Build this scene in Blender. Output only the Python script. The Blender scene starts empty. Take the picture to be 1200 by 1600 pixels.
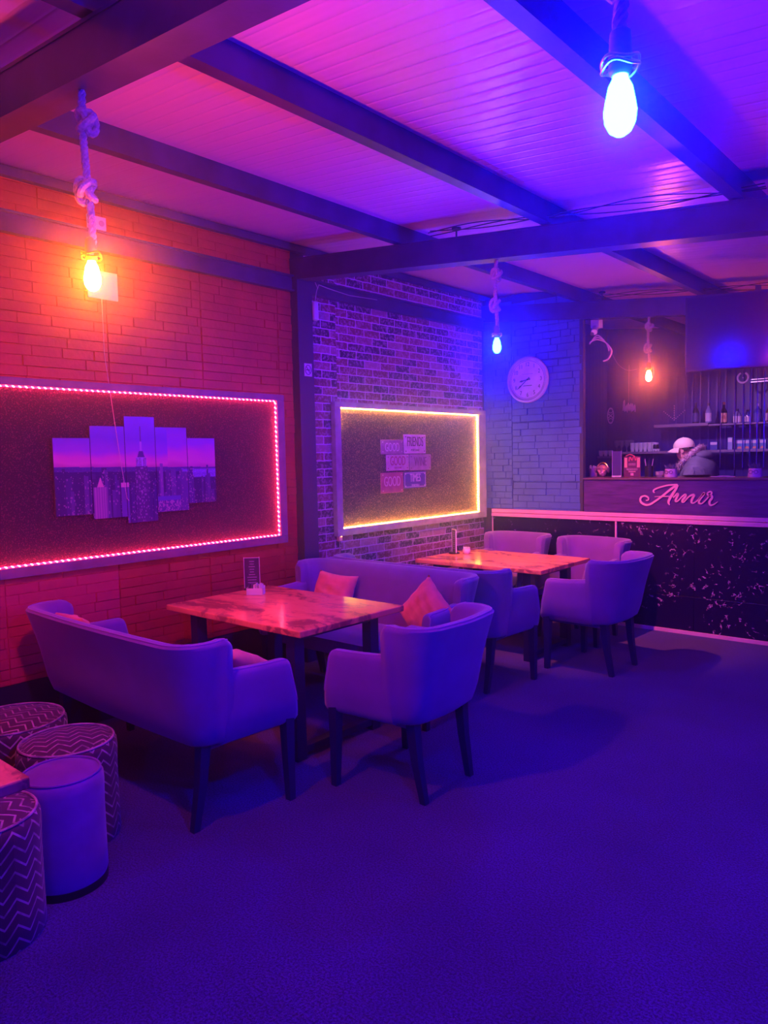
import bpy, bmesh, math, random
from mathutils import Vector, Matrix
PI = math.pi
sc = bpy.context.scene
col = sc.collection

# ------------------------------------------------------------------ camera
cam_d = bpy.data.cameras.new('camera'); cam = bpy.data.objects.new('camera', cam_d); col.objects.link(cam)
CY, CP, CR = -0.720213, -0.0730204, -0.021341
fw = Vector((math.sin(CY)*math.cos(CP), math.cos(CY)*math.cos(CP), math.sin(CP)))
rt = Vector((math.cos(CY), -math.sin(CY), 0)); up = rt.cross(fw)
r2 = math.cos(CR)*rt + math.sin(CR)*up; u2 = -math.sin(CR)*rt + math.cos(CR)*up
M4 = Matrix.Identity(4)
for i in range(3):
    M4[i][0] = r2[i]; M4[i][1] = u2[i]; M4[i][2] = -fw[i]
M4.translation = Vector((4.3775, 0, 1.62))
cam.matrix_world = M4
cam_d.sensor_fit = 'VERTICAL'; cam_d.sensor_height = 36; cam_d.lens = 1148.85/1600*36
cam_d.clip_start = 0.02
sc.camera = cam
# ------------------------------------------------------------------ world, exposure
sc.view_settings.view_transform = 'Standard'; sc.view_settings.look = 'None'
sc.view_settings.gamma = 1; sc.view_settings.exposure = 0; sc.view_settings.use_curve_mapping = False
sc.cycles.use_denoising = True
sc.cycles.max_bounces = 6; sc.cycles.diffuse_bounces = 3; sc.cycles.glossy_bounces = 3
sc.cycles.volume_bounces = 0
sc.cycles.sample_clamp_indirect = 6
HAZE = 0.028
# radiance of every bulb and light strip in the room (R, G, B)
L_ORANGE = (1650, 165, 6)        # over the stools
L_BLUE_NEAR = (1, 14, 3600)     # near the ceiling, front
L_BLUE_CLOCK = (1, 10, 2600)    # beside the clock
L_BAR = (460, 62, 10)           # in the bar opening
L_ADDED_RIGHT = (200, 10, 8)         # added lamp out of view, right of the tables
L_ADDED_REAR = (0, 0, 500)     # added lamp out of view at the rear
L_ADDED_VIOLET = (40, 0, 2600)     # added violet-blue lamp, unseen at the rear right
L_ADDED_FAR = (60, 0, 4600)     # added blue lamp, unseen on the far right
L_RED = (38, .15, .8)           # red strip
L_YEL = (60, 21, .8)           # yellow strip
FILL_FAR, FILL_NEAR, FILL_BAR = 560, 150, 210    # watts of the fill spotlights added behind the beams
L_WORLD = (.0012, 0, .004)
w = bpy.data.worlds.new('world'); sc.world = w; w.use_nodes = True
w.node_tree.nodes['Background'].inputs[0].default_value = (*L_WORLD, 1)
w.node_tree.nodes['Background'].inputs[1].default_value = 1
CEIL0, SLOPE = 3.30, 0.1034
def ceil_z(x): return CEIL0 - SLOPE*x

# ------------------------------------------------------------------ helpers
class G:
    """collects geometry for one mesh"""
    def __init__(s): s.v = []; s.f = []; s.uv = {}
    def add(s, vs, fs):
        o = len(s.v); s.v += [tuple(v) for v in vs]; s.f += [tuple(i+o for i in f) for f in fs]; return o
    def box(s, x0, x1, y0, y1, z0, z1, b=0.0):
        if b <= 0:
            s.add([(x0,y0,z0),(x1,y0,z0),(x1,y1,z0),(x0,y1,z0),(x0,y0,z1),(x1,y0,z1),(x1,y1,z1),(x0,y1,z1)],
                  [(3,2,1,0),(4,5,6,7),(0,1,5,4),(1,2,6,5),(2,3,7,6),(3,0,4,7)]); return s
        bm = bmesh.new(); bmesh.ops.create_cube(bm, size=1)
        for v in bm.verts: v.co = Vector(((x0+x1)/2+v.co.x*(x1-x0), (y0+y1)/2+v.co.y*(y1-y0), (z0+z1)/2+v.co.z*(z1-z0)))
        bmesh.ops.bevel(bm, geom=list(bm.edges), offset=b, segments=2, profile=0.5, affect='EDGES')
        s.bm(bm); return s
    def bm(s, bm, mat=None):
        bm.verts.index_update()
        s.add([(mat @ v.co) if mat else v.co for v in bm.verts], [[v.index for v in f.verts] for f in bm.faces]); bm.free()
    def lathe(s, prof, cx=0, cy=0, n=20, z0=0):
        k = len(prof); vs = []
        for i in range(n):
            a = 2*PI*i/n
            for r, z in prof: vs.append((cx+r*math.cos(a), cy+r*math.sin(a), z0+z))
        fs = []
        for i in range(n):
            j = (i+1) % n
            for q in range(k-1): fs.append((i*k+q, j*k+q, j*k+q+1, i*k+q+1))
        if prof[0][0] > 1e-6: fs.append(tuple(i*k for i in range(n))[::-1])
        if prof[-1][0] > 1e-6: fs.append(tuple(i*k+k-1 for i in range(n)))
        s.add(vs, fs); return s
    def tube(s, pts, r, n=8, closed=False):
        pts = [Vector(p) for p in pts]; m = len(pts); rr = r if hasattr(r, '__len__') else [r]*m
        up0 = None; vs = []
        for i, p in enumerate(pts):
            a = pts[(i-1) % m] if (closed or i > 0) else p; b = pts[(i+1) % m] if (closed or i < m-1) else p
            t = (b-a).normalized()
            if up0 is None: up0 = Vector((0,0,1)) if abs(t.z) < .9 else Vector((1,0,0))
            sx = t.cross(up0).normalized(); up0 = sx.cross(t).normalized()
            for k in range(n):
                an = 2*PI*k/n; vs.append(p + (sx*math.cos(an)+up0*math.sin(an))*rr[i])
        fs = []
        for i in range(m if closed else m-1):
            j = (i+1) % m
            for k in range(n): fs.append((i*n+k, i*n+(k+1) % n, j*n+(k+1) % n, j*n+k))
        if not closed: fs += [tuple(range(n))[::-1], tuple((m-1)*n+k for k in range(n))]
        s.add(vs, fs); return s
    def sphere(s, c, r, u=12, v=8, sx=1, sy=1, sz=1):
        prof = [(r*math.sin(PI*i/v), -r*math.cos(PI*i/v)) for i in range(v+1)]
        o = len(s.v); s.lathe([(max(p[0], 1e-7), p[1]) for p in prof], 0, 0, u)
        for i in range(o, len(s.v)):
            x, y, z = s.v[i]; s.v[i] = (c[0]+x*sx, c[1]+y*sy, c[2]+z*sz)
        return s
    def prism(s, poly, y0, y1, axis='y'):
        """polygon in 2-D extruded; axis y: poly is (x,z); axis x: poly is (y,z); axis z: poly is (x,y)"""
        def P(a, b, c): return (a, c, b) if axis == 'y' else ((c, a, b) if axis == 'x' else (a, b, c))
        n = len(poly)
        s.add([P(a, b, y0) for a, b in poly]+[P(a, b, y1) for a, b in poly],
              [tuple(range(n)), tuple(range(2*n-1, n-1, -1))]+[(i, (i+1) % n, n+(i+1) % n, n+i) for i in range(n)]); return s
    def loft(s, rings, cap=True):
        n = len(rings[0]); o = len(s.v); vs = [p for r in rings for p in r]; fs = []
        for i in range(len(rings)-1):
            for k in range(n): fs.append((i*n+k, i*n+(k+1) % n, (i+1)*n+(k+1) % n, (i+1)*n+k))
        if cap: fs += [tuple(range(n))[::-1], tuple((len(rings)-1)*n+k for k in range(n))]
        s.add(vs, fs); return s
    def build(s, name, m, parent=None, smooth=False, loc=None, rot=None, sub=0, angle=40):
        me = bpy.data.meshes.new(name); me.from_pydata(s.v, [], s.f); me.validate()
        bm = bmesh.new(); bm.from_mesh(me); bmesh.ops.recalc_face_normals(bm, faces=bm.faces); bm.to_mesh(me); bm.free()
        me.materials.append(m)
        o = bpy.data.objects.new(name, me); col.objects.link(o)
        if smooth:
            me.shade_smooth() if hasattr(me, 'shade_smooth') else None
            me.set_sharp_from_angle(angle=math.radians(angle))
        if sub:
            md = o.modifiers.new('sub', 'SUBSURF'); md.levels = sub; md.render_levels = sub
        if parent: o.parent = parent
        if loc: o.location = loc
        if rot: o.rotation_euler = rot
        return o
def tag(o, label=None, cat=None, group=None, kind=None):
    if label: o['label'] = label
    if cat: o['category'] = cat
    if group: o['group'] = group
    if kind: o['kind'] = kind
    return o
def thing(name, label, cat, loc=(0,0,0), rz=0, group=None):
    o = bpy.data.objects.new(name, None); col.objects.link(o); o.location = loc; o.rotation_euler = (0,0,rz)
    o.empty_display_size = 0.1
    return tag(o, label, cat, group)
def children(o): return [c for c in bpy.data.objects if c.parent == o]
def copy_tree(o, parent=None):
    c = o.copy(); col.objects.link(c); c.parent = parent
    for ch in children(o): copy_tree(ch, c)
    return c
def dup(o, loc, rz=0, label=None):
    c = copy_tree(o); c.location = loc; c.rotation_euler = (0,0,rz)
    if label: c['label'] = label
    return c
def struct(name, g, m, smooth=False): return tag(g.build(name, m, smooth=smooth), kind='structure')
def text(name, s, size, loc, rot, m, parent, sx=1.0, ex=0.001):
    c = bpy.data.curves.new(name, 'FONT'); c.body = s; c.size = size; c.extrude = ex; c.align_x = 'CENTER'; c.align_y = 'CENTER'
    c.resolution_u = 3; c.materials.append(m)
    o = bpy.data.objects.new(name, c); col.objects.link(o); o.location = loc; o.rotation_euler = rot; o.scale = (sx, 1, 1)
    bpy.context.view_layer.update(); me = bpy.data.meshes.new_from_object(o.evaluated_get(bpy.context.evaluated_depsgraph_get()))
    bpy.data.objects.remove(o); q = bpy.data.objects.new(name, me); col.objects.link(q); q.location = loc; q.rotation_euler = rot; q.scale = (sx, 1, 1); q.parent = parent
    return q
WL = (PI/2, 0, PI/2)    # writing on the left wall
WB = (PI/2, 0, 0)       # writing on the back wall

# ------------------------------------------------------------------ materials
def nt(name):
    m = bpy.data.materials.new(name); m.use_nodes = True; return m, m.node_tree, m.node_tree.nodes['Principled BSDF']
def N(t, kind, **kw):
    n = t.nodes.new(kind)
    for k, v in kw.items():
        if k.startswith('i_'): n.inputs[k[2:].replace('_', ' ')].default_value = v
        else: setattr(n, k, v)
    return n
def coord(t, kind='Object'): return N(t, 'ShaderNodeTexCoord').outputs[kind]
def ramp(t, fac, stops):
    r = N(t, 'ShaderNodeValToRGB'); e = r.color_ramp.elements
    while len(e) < len(stops): e.new(0.5)
    for el, (p, c) in zip(e, stops): el.position = p; el.color = (*c, 1)
    t.links.new(fac, r.inputs[0]); return r.outputs[0]
def mth(t, op, a, b=None, c=None):
    n = N(t, 'ShaderNodeMath', operation=op)
    for i, x in enumerate((a, b, c)):
        if x is None: continue
        if isinstance(x, (int, float)): n.inputs[i].default_value = x
        else: t.links.new(x, n.inputs[i])
    return n.outputs[0]
def bump(t, p, h, strength=.3, dist=.01):
    b = N(t, 'ShaderNodeBump'); b.inputs['Strength'].default_value = strength; b.inputs['Distance'].default_value = dist
    t.links.new(h, b.inputs['Height']); t.links.new(b.outputs[0], p.inputs['Normal'])
def noise(t, vec, scale, detail=3, rough=.5, out=0):
    n = N(t, 'ShaderNodeTexNoise'); n.inputs['Scale'].default_value = scale; n.inputs['Detail'].default_value = detail; n.inputs['Roughness'].default_value = rough
    t.links.new(vec, n.inputs['Vector']); return n.outputs[out]
def simple(name, c, rough=.5, metal=0., vary=0., vs=30, bmp=0., bs=200, sheen=0., coat=0., spec=.5):
    m, t, p = nt(name); p.inputs['Base Color'].default_value = (*c, 1); p.inputs['Roughness'].default_value = rough; p.inputs['Metallic'].default_value = metal
    p.inputs['Specular IOR Level'].default_value = spec
    v = coord(t)
    if vary:
        a = [max(0, x*(1-vary)) for x in c]; b = [min(1, x*(1+vary)) for x in c]
        t.links.new(ramp(t, noise(t, v, vs), [(.3, a), (.7, b)]), p.inputs['Base Color'])
    if bmp: bump(t, p, noise(t, v, bs, 2), bmp, .003)
    if sheen: p.inputs['Sheen Weight'].default_value = sheen; p.inputs['Sheen Roughness'].default_value = .5
    if coat: p.inputs['Coat Weight'].default_value = coat
    return m
def emit(name, c, k=1.0):
    m = bpy.data.materials.new(name); m.use_nodes = True; t = m.node_tree; t.nodes.clear()
    e = N(t, 'ShaderNodeEmission'); e.inputs[0].default_value = (*c, 1); e.inputs[1].default_value = k
    o = N(t, 'ShaderNodeOutputMaterial'); t.links.new(e.outputs[0], o.inputs[0]); return m
BLACK = simple('black_steel', (.035,.03,.05), .42, .3, bmp=.1)
STEEL_BEAM = simple('beam_steel', (.05,.018,.15), .38, .1, vary=.3, vs=6, bmp=.1, bs=60)
LEG = simple('black_wood_leg', (.018,.006,.10), .35)
TABLE_LEG = simple('table_leg_black', (.018,.006,.09), .4)
VELVET = simple('lilac_grey_velvet', (.21,.05,.37), .85, vary=.10, vs=7, bmp=.15, bs=500, sheen=.5)
ORANGE_CLOTH = simple('orange_cloth', (.95,.30,.20), .85, vary=.12, vs=14, bmp=.2, bs=250, sheen=.3)
VELVET_CUSH = simple('lilac_cushion_cloth', (.26,.1,.62), .85, vary=.1, vs=12, bmp=.15, bs=300)
PLASTIC_W = simple('white_plastic', (.8,.78,.8), .35)
PLASTIC_B = simple('black_plastic', (.02,.02,.03), .3)
BRASS = simple('brass', (.85,.6,.2), .3, 1.)
CHROME = simple('chrome', (.7,.7,.75), .2, 1.)
ROPE = simple('jute_rope', (.62,.45,.42), .9, vary=.25, vs=120, bmp=.5, bs=300)
FRAME = simple('panel_frame', (.30,.26,.32), .5, vary=.2, vs=15)
TRIM = simple('pale_trim', (.90,.42,.60), .4, vary=.08, vs=10)
DARKWALL = simple('dark_paint', (.05,.02,.12), .6, vary=.2, vs=5)
TILE_SIDE = simple('dark_side', (.05,.05,.09), .6)
PAPER = simple('paper', (.85,.82,.85), .6)

# carpet
m, t, p = nt('carpet'); v = coord(t)
c1 = ramp(t, noise(t, v, 120, 3, .8), [(.40, (.018,.006,.085)), (.60, (.13,.048,.45))])
c2 = ramp(t, noise(t, v, 1.3, 5, .6), [(.35, (.62,.6,.65)), (.65, (1,1,1))])
mx = N(t, 'ShaderNodeMix', data_type='RGBA', blend_type='MULTIPLY'); mx.inputs[0].default_value = 1
t.links.new(c1, mx.inputs[6]); t.links.new(c2, mx.inputs[7]); t.links.new(mx.outputs[2], p.inputs['Base Color'])
p.inputs['Roughness'].default_value = .95; p.inputs['Sheen Weight'].default_value = .2; bump(t, p, noise(t, v, 260, 3, .8), .8, .006)
CARPET = m
# ceiling: pale lacquered panel, fine ribs running across the room, a joint every 1.1 m
m, t, p = nt('ceiling_panel'); v = coord(t)
sp = N(t, 'ShaderNodeSeparateXYZ'); t.links.new(v, sp.inputs[0])
y = sp.outputs[1]
rib = mth(t, 'PINGPONG', mth(t, 'MULTIPLY', y, 12.5), .5)
rib = mth(t, 'SMOOTH_MIN', rib, .12, .1)
mp = N(t, 'ShaderNodeMapping'); mp.inputs['Scale'].default_value = (.35, 3, 1); t.links.new(v, mp.inputs[0])
wob = mth(t, 'MULTIPLY', noise(t, mp.outputs[0], 2.2, 3), .6)
h = mth(t, 'ADD', rib, wob)
b = N(t, 'ShaderNodeBump'); b.inputs['Strength'].default_value = .8; b.inputs['Distance'].default_value = .02
t.links.new(h, b.inputs['Height']); t.links.new(b.outputs[0], p.inputs['Normal'])
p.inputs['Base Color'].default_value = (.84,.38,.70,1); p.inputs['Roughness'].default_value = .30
CEIL = m
# stone-look wall panels
def stone(name, c, vary=.12):
    m, t, p = nt(name); v = coord(t)
    a = [x*(1-vary) for x in c]; b_ = [min(1, x*(1+vary)) for x in c]
    t.links.new(ramp(t, noise(t, v, 5, 4), [(.3, a), (.7, b_)]), p.inputs['Base Color'])
    p.inputs['Roughness'].default_value = .5; bump(t, p, noise(t, v, 28, 5, .6), .35, .012); return m
RED_STONE = stone('red_stone_panel', (.66,.05,.045))
PINK_STONE = stone('rose_stone_panel', (.78,.05,.10), .05)
BLUE_STONE = stone('grey_blue_stone_panel', (.07,.16,.48))
# brick wallpaper
m, t, p = nt('brick_wallpaper'); v = coord(t)
sp = N(t, 'ShaderNodeSeparateXYZ'); t.links.new(v, sp.inputs[0])
seam = mth(t, 'GREATER_THAN', sp.outputs[1], 4.42)
zz = mth(t, 'ADD', sp.outputs[2], mth(t, 'MULTIPLY', seam, .017))
yy = mth(t, 'ADD', sp.outputs[1], mth(t, 'MULTIPLY', seam, .31))
cb = N(t, 'ShaderNodeCombineXYZ'); t.links.new(yy, cb.inputs[0]); t.links.new(zz, cb.inputs[1])
dn = noise(t, v, 22, 4, .6, 1); mixv = N(t, 'ShaderNodeMix', data_type='VECTOR'); mixv.inputs[0].default_value = .012
t.links.new(cb.outputs[0], mixv.inputs[4]); t.links.new(dn, mixv.inputs[5])
bk = N(t, 'ShaderNodeTexBrick'); t.links.new(mixv.outputs[1], bk.inputs['Vector'])
for k, val in (('Color1', (0,0,0,1)), ('Color2', (1,1,1,1)), ('Mortar', (.5,.5,.5,1)), ('Scale', 1.), ('Mortar Size', .0055), ('Mortar Smooth', .3), ('Bias', 0.), ('Brick Width', .205), ('Row Height', .0665)): bk.inputs[k].default_value = val
bk.offset = .5
tone = ramp(t, bk.outputs['Color'], [(0, (.02,.008,.05)), (.33, (.05,.02,.08)), (.5, (.22,.03,.07)), (.75, (.30,.05,.12)), (1, (.48,.18,.34))])
nz = noise(t, v, 38, 5, .75)
worn = ramp(t, nz, [(.50, (0,0,0)), (.56, (1,1,1))])
m1 = N(t, 'ShaderNodeMix', data_type='RGBA'); t.links.new(mth(t, 'MULTIPLY', worn, .6), m1.inputs[0]); t.links.new(tone, m1.inputs[6]); m1.inputs[7].default_value = (.62,.28,.58,1)
m2 = N(t, 'ShaderNodeMix', data_type='RGBA'); t.links.new(bk.outputs['Fac'], m2.inputs[0]); t.links.new(m1.outputs[2], m2.inputs[6]); m2.inputs[7].default_value = (.75,.38,.85,1)
t.links.new(m2.outputs[2], p.inputs['Base Color']); p.inputs['Roughness'].default_value = .6
BRICK = m
# glitter board: dark grit with bright flecks
def grit(name, base, fleck, dens):
    m, t, p = nt(name); v = coord(t)
    vo = N(t, 'ShaderNodeTexVoronoi', feature='F1'); vo.inputs['Scale'].default_value = 150; t.links.new(v, vo.inputs['Vector'])
    sp = N(t, 'ShaderNodeSeparateColor'); t.links.new(vo.outputs['Color'], sp.inputs[0])
    on = mth(t, 'GREATER_THAN', sp.outputs[0], 1-dens)
    mx = N(t, 'ShaderNodeMix', data_type='RGBA'); t.links.new(on, mx.inputs[0]); mx.inputs[6].default_value = (*base, 1); mx.inputs[7].default_value = (*fleck, 1)
    t.links.new(mx.outputs[2], p.inputs['Base Color']); p.inputs['Roughness'].default_value = .75
    bump(t, p, vo.outputs['Distance'], 1., .006); return m
GRIT_RED = grit('black_grit', (.025,.009,.05), (.17,.035,.10), .20)
GRIT_YEL = grit('gold_grit', (.05,.02,.07), (.42,.22,.16), .24)
# marbled epoxy table top
def marble_top(name, c):
    m, t, p = nt(name); v = coord(t)
    w_ = noise(t, v, 1.6, 5, .6, 1); mv = N(t, 'ShaderNodeMix', data_type='VECTOR'); mv.inputs[0].default_value = .35
    t.links.new(v, mv.inputs[4]); t.links.new(w_, mv.inputs[5])
    mp = N(t, 'ShaderNodeMapping'); mp.inputs['Scale'].default_value = (1.6, 5, 1); mp.inputs['Rotation'].default_value = (0, 0, .35); t.links.new(mv.outputs[1], mp.inputs[0])
    n1 = noise(t, mp.outputs[0], 2.0, 6, .62)
    t.links.new(ramp(t, n1, [(.30, (.38,.10,.07)), (.405, (.45,.15,.10)), (.43, tuple(x*.8 for x in c)), (.50, c), (.58, tuple(min(1, x*1.12) for x in c)), (.64, (.60,.28,.17)), (.66, c), (.8, tuple(min(1, x*1.15) for x in c))]), p.inputs['Base Color'])
    p.inputs['Roughness'].default_value = .16; p.inputs['Specular IOR Level'].default_value = .35; return m
TOP = marble_top('amber_marble_top', (1.0,.36,.17))
TOP_EDGE = simple('table_edge', (.9,.30,.2), .3, vary=.15, vs=12)
# black veined marble
m, t, p = nt('black_veined_marble'); v = coord(t)
w_ = noise(t, v, 5, 5, .7, 1); mv = N(t, 'ShaderNodeMix', data_type='VECTOR'); mv.inputs[0].default_value = .14
t.links.new(v, mv.inputs[4]); t.links.new(w_, mv.inputs[5])
vo = N(t, 'ShaderNodeTexVoronoi', feature='DISTANCE_TO_EDGE'); vo.inputs['Scale'].default_value = 19; t.links.new(mv.outputs[1], vo.inputs['Vector'])
vein = mth(t, 'LESS_THAN', vo.outputs['Distance'], .04)
msk = ramp(t, noise(t, v, 22, 3, .6), [(.56, (0,0,0)), (.60, (1,1,1))])
msk2 = ramp(t, noise(t, v, 3.5, 2, .5), [(.44, (0,0,0)), (.52, (1,1,1))])
fac = mth(t, 'MULTIPLY', mth(t, 'MULTIPLY', vein, msk), msk2)
mx = N(t, 'ShaderNodeMix', data_type='RGBA'); t.links.new(fac, mx.inputs[0]); mx.inputs[6].default_value = (.012,.003,.05,1); mx.inputs[7].default_value = (.62,.32,.58,1)
t.links.new(mx.outputs[2], p.inputs['Base Color']); p.inputs['Roughness'].default_value = .25; VEIN = m
# dark stained wood
m, t, p = nt('dark_stained_wood'); v = coord(t)
mp = N(t, 'ShaderNodeMapping'); mp.inputs['Scale'].default_value = (1.2, 1, 9); t.links.new(v, mp.inputs[0])
t.links.new(ramp(t, noise(t, mp.outputs[0], 4, 6, .65), [(.3, (.04,.008,.10)), (.5, (.09,.02,.19)), (.7, (.16,.04,.26))]), p.inputs['Base Color']); p.inputs['Roughness'].default_value = .45
DWOOD = m
# chevron cloth for the stools (uses UVs)
def chevron(name, dark, light):
    m, t, p = nt(name); uv = coord(t, 'UV'); sp = N(t, 'ShaderNodeSeparateXYZ'); t.links.new(uv, sp.inputs[0])
    zig = mth(t, 'PINGPONG', sp.outputs[0], .045)
    q = mth(t, 'FRACT', mth(t, 'MULTIPLY', mth(t, 'ADD', sp.outputs[1], mth(t, 'MULTIPLY', zig, .95)), 22))
    ln = mth(t, 'LESS_THAN', q, .20)
    fade = ramp(t, noise(t, coord(t), 18, 2), [(.35, (.35,.35,.35)), (.6, (1,1,1))])
    mx = N(t, 'ShaderNodeMix', data_type='RGBA'); t.links.new(mth(t, 'MULTIPLY', ln, fade), mx.inputs[0]); mx.inputs[6].default_value = (*dark, 1); mx.inputs[7].default_value = (*light, 1)
    t.links.new(mx.outputs[2], p.inputs['Base Color']); p.inputs['Roughness'].default_value = .8; p.inputs['Sheen Weight'].default_value = .3
    return m
CHEV = chevron('chevron_cloth', (.10,.035,.07), (.70,.42,.52))
# vertical plank cladding behind the bar
m, t, p = nt('dark_ribbed_cladding'); v = coord(t)
sp = N(t, 'ShaderNodeSeparateXYZ'); t.links.new(v, sp.inputs[0])
g_ = mth(t, 'PINGPONG', mth(t, 'MULTIPLY', mth(t, 'ADD', sp.outputs[0], sp.outputs[1]), 10), .5)
bump(t, p, mth(t, 'SMOOTH_MIN', g_, .15, .1), .8, .02)
p.inputs['Base Color'].default_value = (.045,.018,.30,1); p.inputs['Roughness'].default_value = .35; CLAD = m
def glass(name, c, rough=.05):
    m, t, p = nt(name); p.inputs['Base Color'].default_value = (*c, 1); p.inputs['Roughness'].default_value = rough
    p.inputs['Transmission Weight'].default_value = .85; p.inputs['IOR'].default_value = 1.45; return m

# ------------------------------------------------------------------ setting
X1, Y0, YB, YE = 7.6, -3.2, 6.62, 9.65
struct('floor', G().box(-.1, X1, Y0, YE+.1, -.1, 0), CARPET)
g = G(); z0, z1 = ceil_z(-.1), ceil_z(X1)
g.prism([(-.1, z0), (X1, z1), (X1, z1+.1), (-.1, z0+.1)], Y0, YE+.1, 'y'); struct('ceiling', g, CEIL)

def stone_blocks(g, u0, u1, z0, z1, P, seed, base=.0, skip=None, row=.0605, pw=.70, ph=.78, lmin=.16, lmax=.48):
    """irregular raised courses; P(u, z, d) gives the point; d = height above the wall"""
    rnd = random.Random(seed)
    def quad(a, b, c, d): g.add([a, b, c, d], [(0,1,2,3)])
    zt = z1
    while zt > z0+.005:
        za = max(z0, zt-row); u = u0 - rnd.random()*.2
        while u < u1:
            L = rnd.uniform(lmin, lmax); a, b = max(u, u0), min(u+L, u1); u += L
            # a joint where two panels meet
            if b-a < .012: continue
            if skip and skip(a, b, za, zt): continue
            d = base + rnd.choice((.004,.005,.007,.011)); i = .003
            A = [P(a, za, base), P(b, za, base), P(b, zt, base), P(a, zt, base)]
            B = [P(a+i, za+i, d), P(b-i, za+i, d), P(b-i, zt-i, d), P(a+i, zt-i, d)]
            g.add(A+B, [(4,5,6,7), (0,1,5,4), (1,2,6,5), (2,3,7,6), (3,0,4,7)])
        zt -= row
# left wall: the core, then the red stone panels, the rose ones low on the left, the brick wallpaper
struct('wall_left', G().box(-.12, -.002, Y0, YE+.1, 0, 3.42), DARKWALL)
PL = lambda u, z, d: (d, u, z)
def panel_sets(name, m, u0, u1, z0, z1, seed, P=PL, pw=.70, **kw):
    g = G(); u = u0; k = 0
    edges = []
    while u < u1-1e-4:
        v_ = min(u+pw, u1)
        zt = z1; q = 0
        while zt > z0+1e-4:
            zb = max(z0, zt-.605)
            stone_blocks(g, u+.0015, v_-.0015, zb+.0015, zt, P, seed+k*7+q, **kw); zt = zb; q += 1
        u = v_; k += 1
    g.add([P(u0, z0, 0), P(u1, z0, 0), P(u1, z1, 0), P(u0, z1, 0)], [(0,1,2,3)])
    return struct(name, g, m)
panel_sets('wall_left_red_stone', RED_STONE, -.41, 3.94, 1.0, 3.285, 11)
panel_sets('wall_left_red_stone_low', RED_STONE, 2.39, 3.94, .36, 1.0, 31)
panel_sets('wall_left_rose_stone', PINK_STONE, -.41, 2.39, .36, 1.0, 51)
struct('baseboard_left', G().box(0, .02, Y0, 3.94, 0, .36), simple('dark_baseboard', (.03,.02,.05), .5))
struct('wall_left_brick', G().box(-.001, .006, 4.085, YB-.02, 0, 3.285), BRICK)
# ledger along the ceiling, rail below it
g = G(); g.box(0, .05, Y0, YB-.01, 3.235, 3.288); struct('trim_1', g, STEEL_BEAM)
g = G(); g.box(.0, .055, Y0, YB-.02, 2.925, 2.937).box(.0, .03, Y0, YB-.02, 2.937, 3.035).box(.0, .055, Y0, YB-.02, 3.035, 3.047); struct('trim_2', g, STEEL_BEAM)
# the clad wall with the clock
struct('wall_back_left', G().box(-.1, 1.10, YB+.02, YB+.06, 1.06, 3.25), DARKWALL)
PB = lambda u, z, d: (u, YB+.02-d, z)
panel_sets('wall_back_stone', BLUE_STONE, .0, .345, 1.065, 3.19, 71, P=PB, pw=.5, row=.066, lmin=.10, lmax=.24)
panel_sets('wall_back_stone_right', BLUE_STONE, .347, 1.125, 1.06, 3.16, 91, P=PB, base=.004, pw=.8, lmin=.10, lmax=.26, row=.066)
struct('wall_back_end', G().box(1.10, 1.135, YB+.008, YB+.06, 1.06, 3.02), TILE_SIDE)
struct('wall_back_low', G().box(-.1, .11, YB+.03, YB+.14, 0, 1.07), DARKWALL)
# bar room shell
struct('wall_bar_back', G().box(-.1, X1, YE, YE+.1, 0, 3.35), CLAD)
struct('wall_bar_side', G().box(-.002, .01, YB+.06, YE, 0, 3.29), CLAD)
# beams (I sections) under the sloping ceiling, purlins on top of them
def ibeam(g, yc, x0=0., x1=X1, zb=3.02, zt=3.18, w_=.115):
    def seg(y0, y1, a, b):
        g.prism([(x0, a-SLOPE*x0), (x1, a-SLOPE*x1), (x1, b-SLOPE*x1), (x0, b-SLOPE*x0)], y0, y1, 'y')
    seg(yc-w_/2, yc+w_/2, zb, zb+.012); seg(yc-w_/2, yc+w_/2, zt-.012, zt); seg(yc-w_/2+.004, yc-w_/2+.02, zb+.012, zt-.012); seg(yc+w_/2-.02, yc+w_/2-.004, zb+.012, zt-.012)
n_ = 3
for yc in (-1.54, 1.215, 3.985, 6.66):
    g = G(); ibeam(g, yc, 0 if yc != 6.66 else 0.0); struct('trim_%d' % n_, g, STEEL_BEAM); n_ += 1
for xc in (1.10, 2.225, 3.26, 4.36, 5.46, 6.56):
    g = G(); a = ceil_z(xc-.035); b_ = ceil_z(xc+.035)
    g.prism([(xc-.035, 3.185-SLOPE*(xc-.035)), (xc+.035, 3.185-SLOPE*(xc+.035)), (xc+.035, b_+.002), (xc-.035, a+.002)], Y0, YE, 'y')
    struct('trim_%d' % n_, g, STEEL_BEAM); n_ += 1
# steel column against the left wall
g = G(); g.box(0, .085, 3.93, 4.085, 0, 3.02); struct('trim_column', g, simple('column_steel', (.05,.02,.15), .4, .1, bmp=.1, bs=60))

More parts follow.
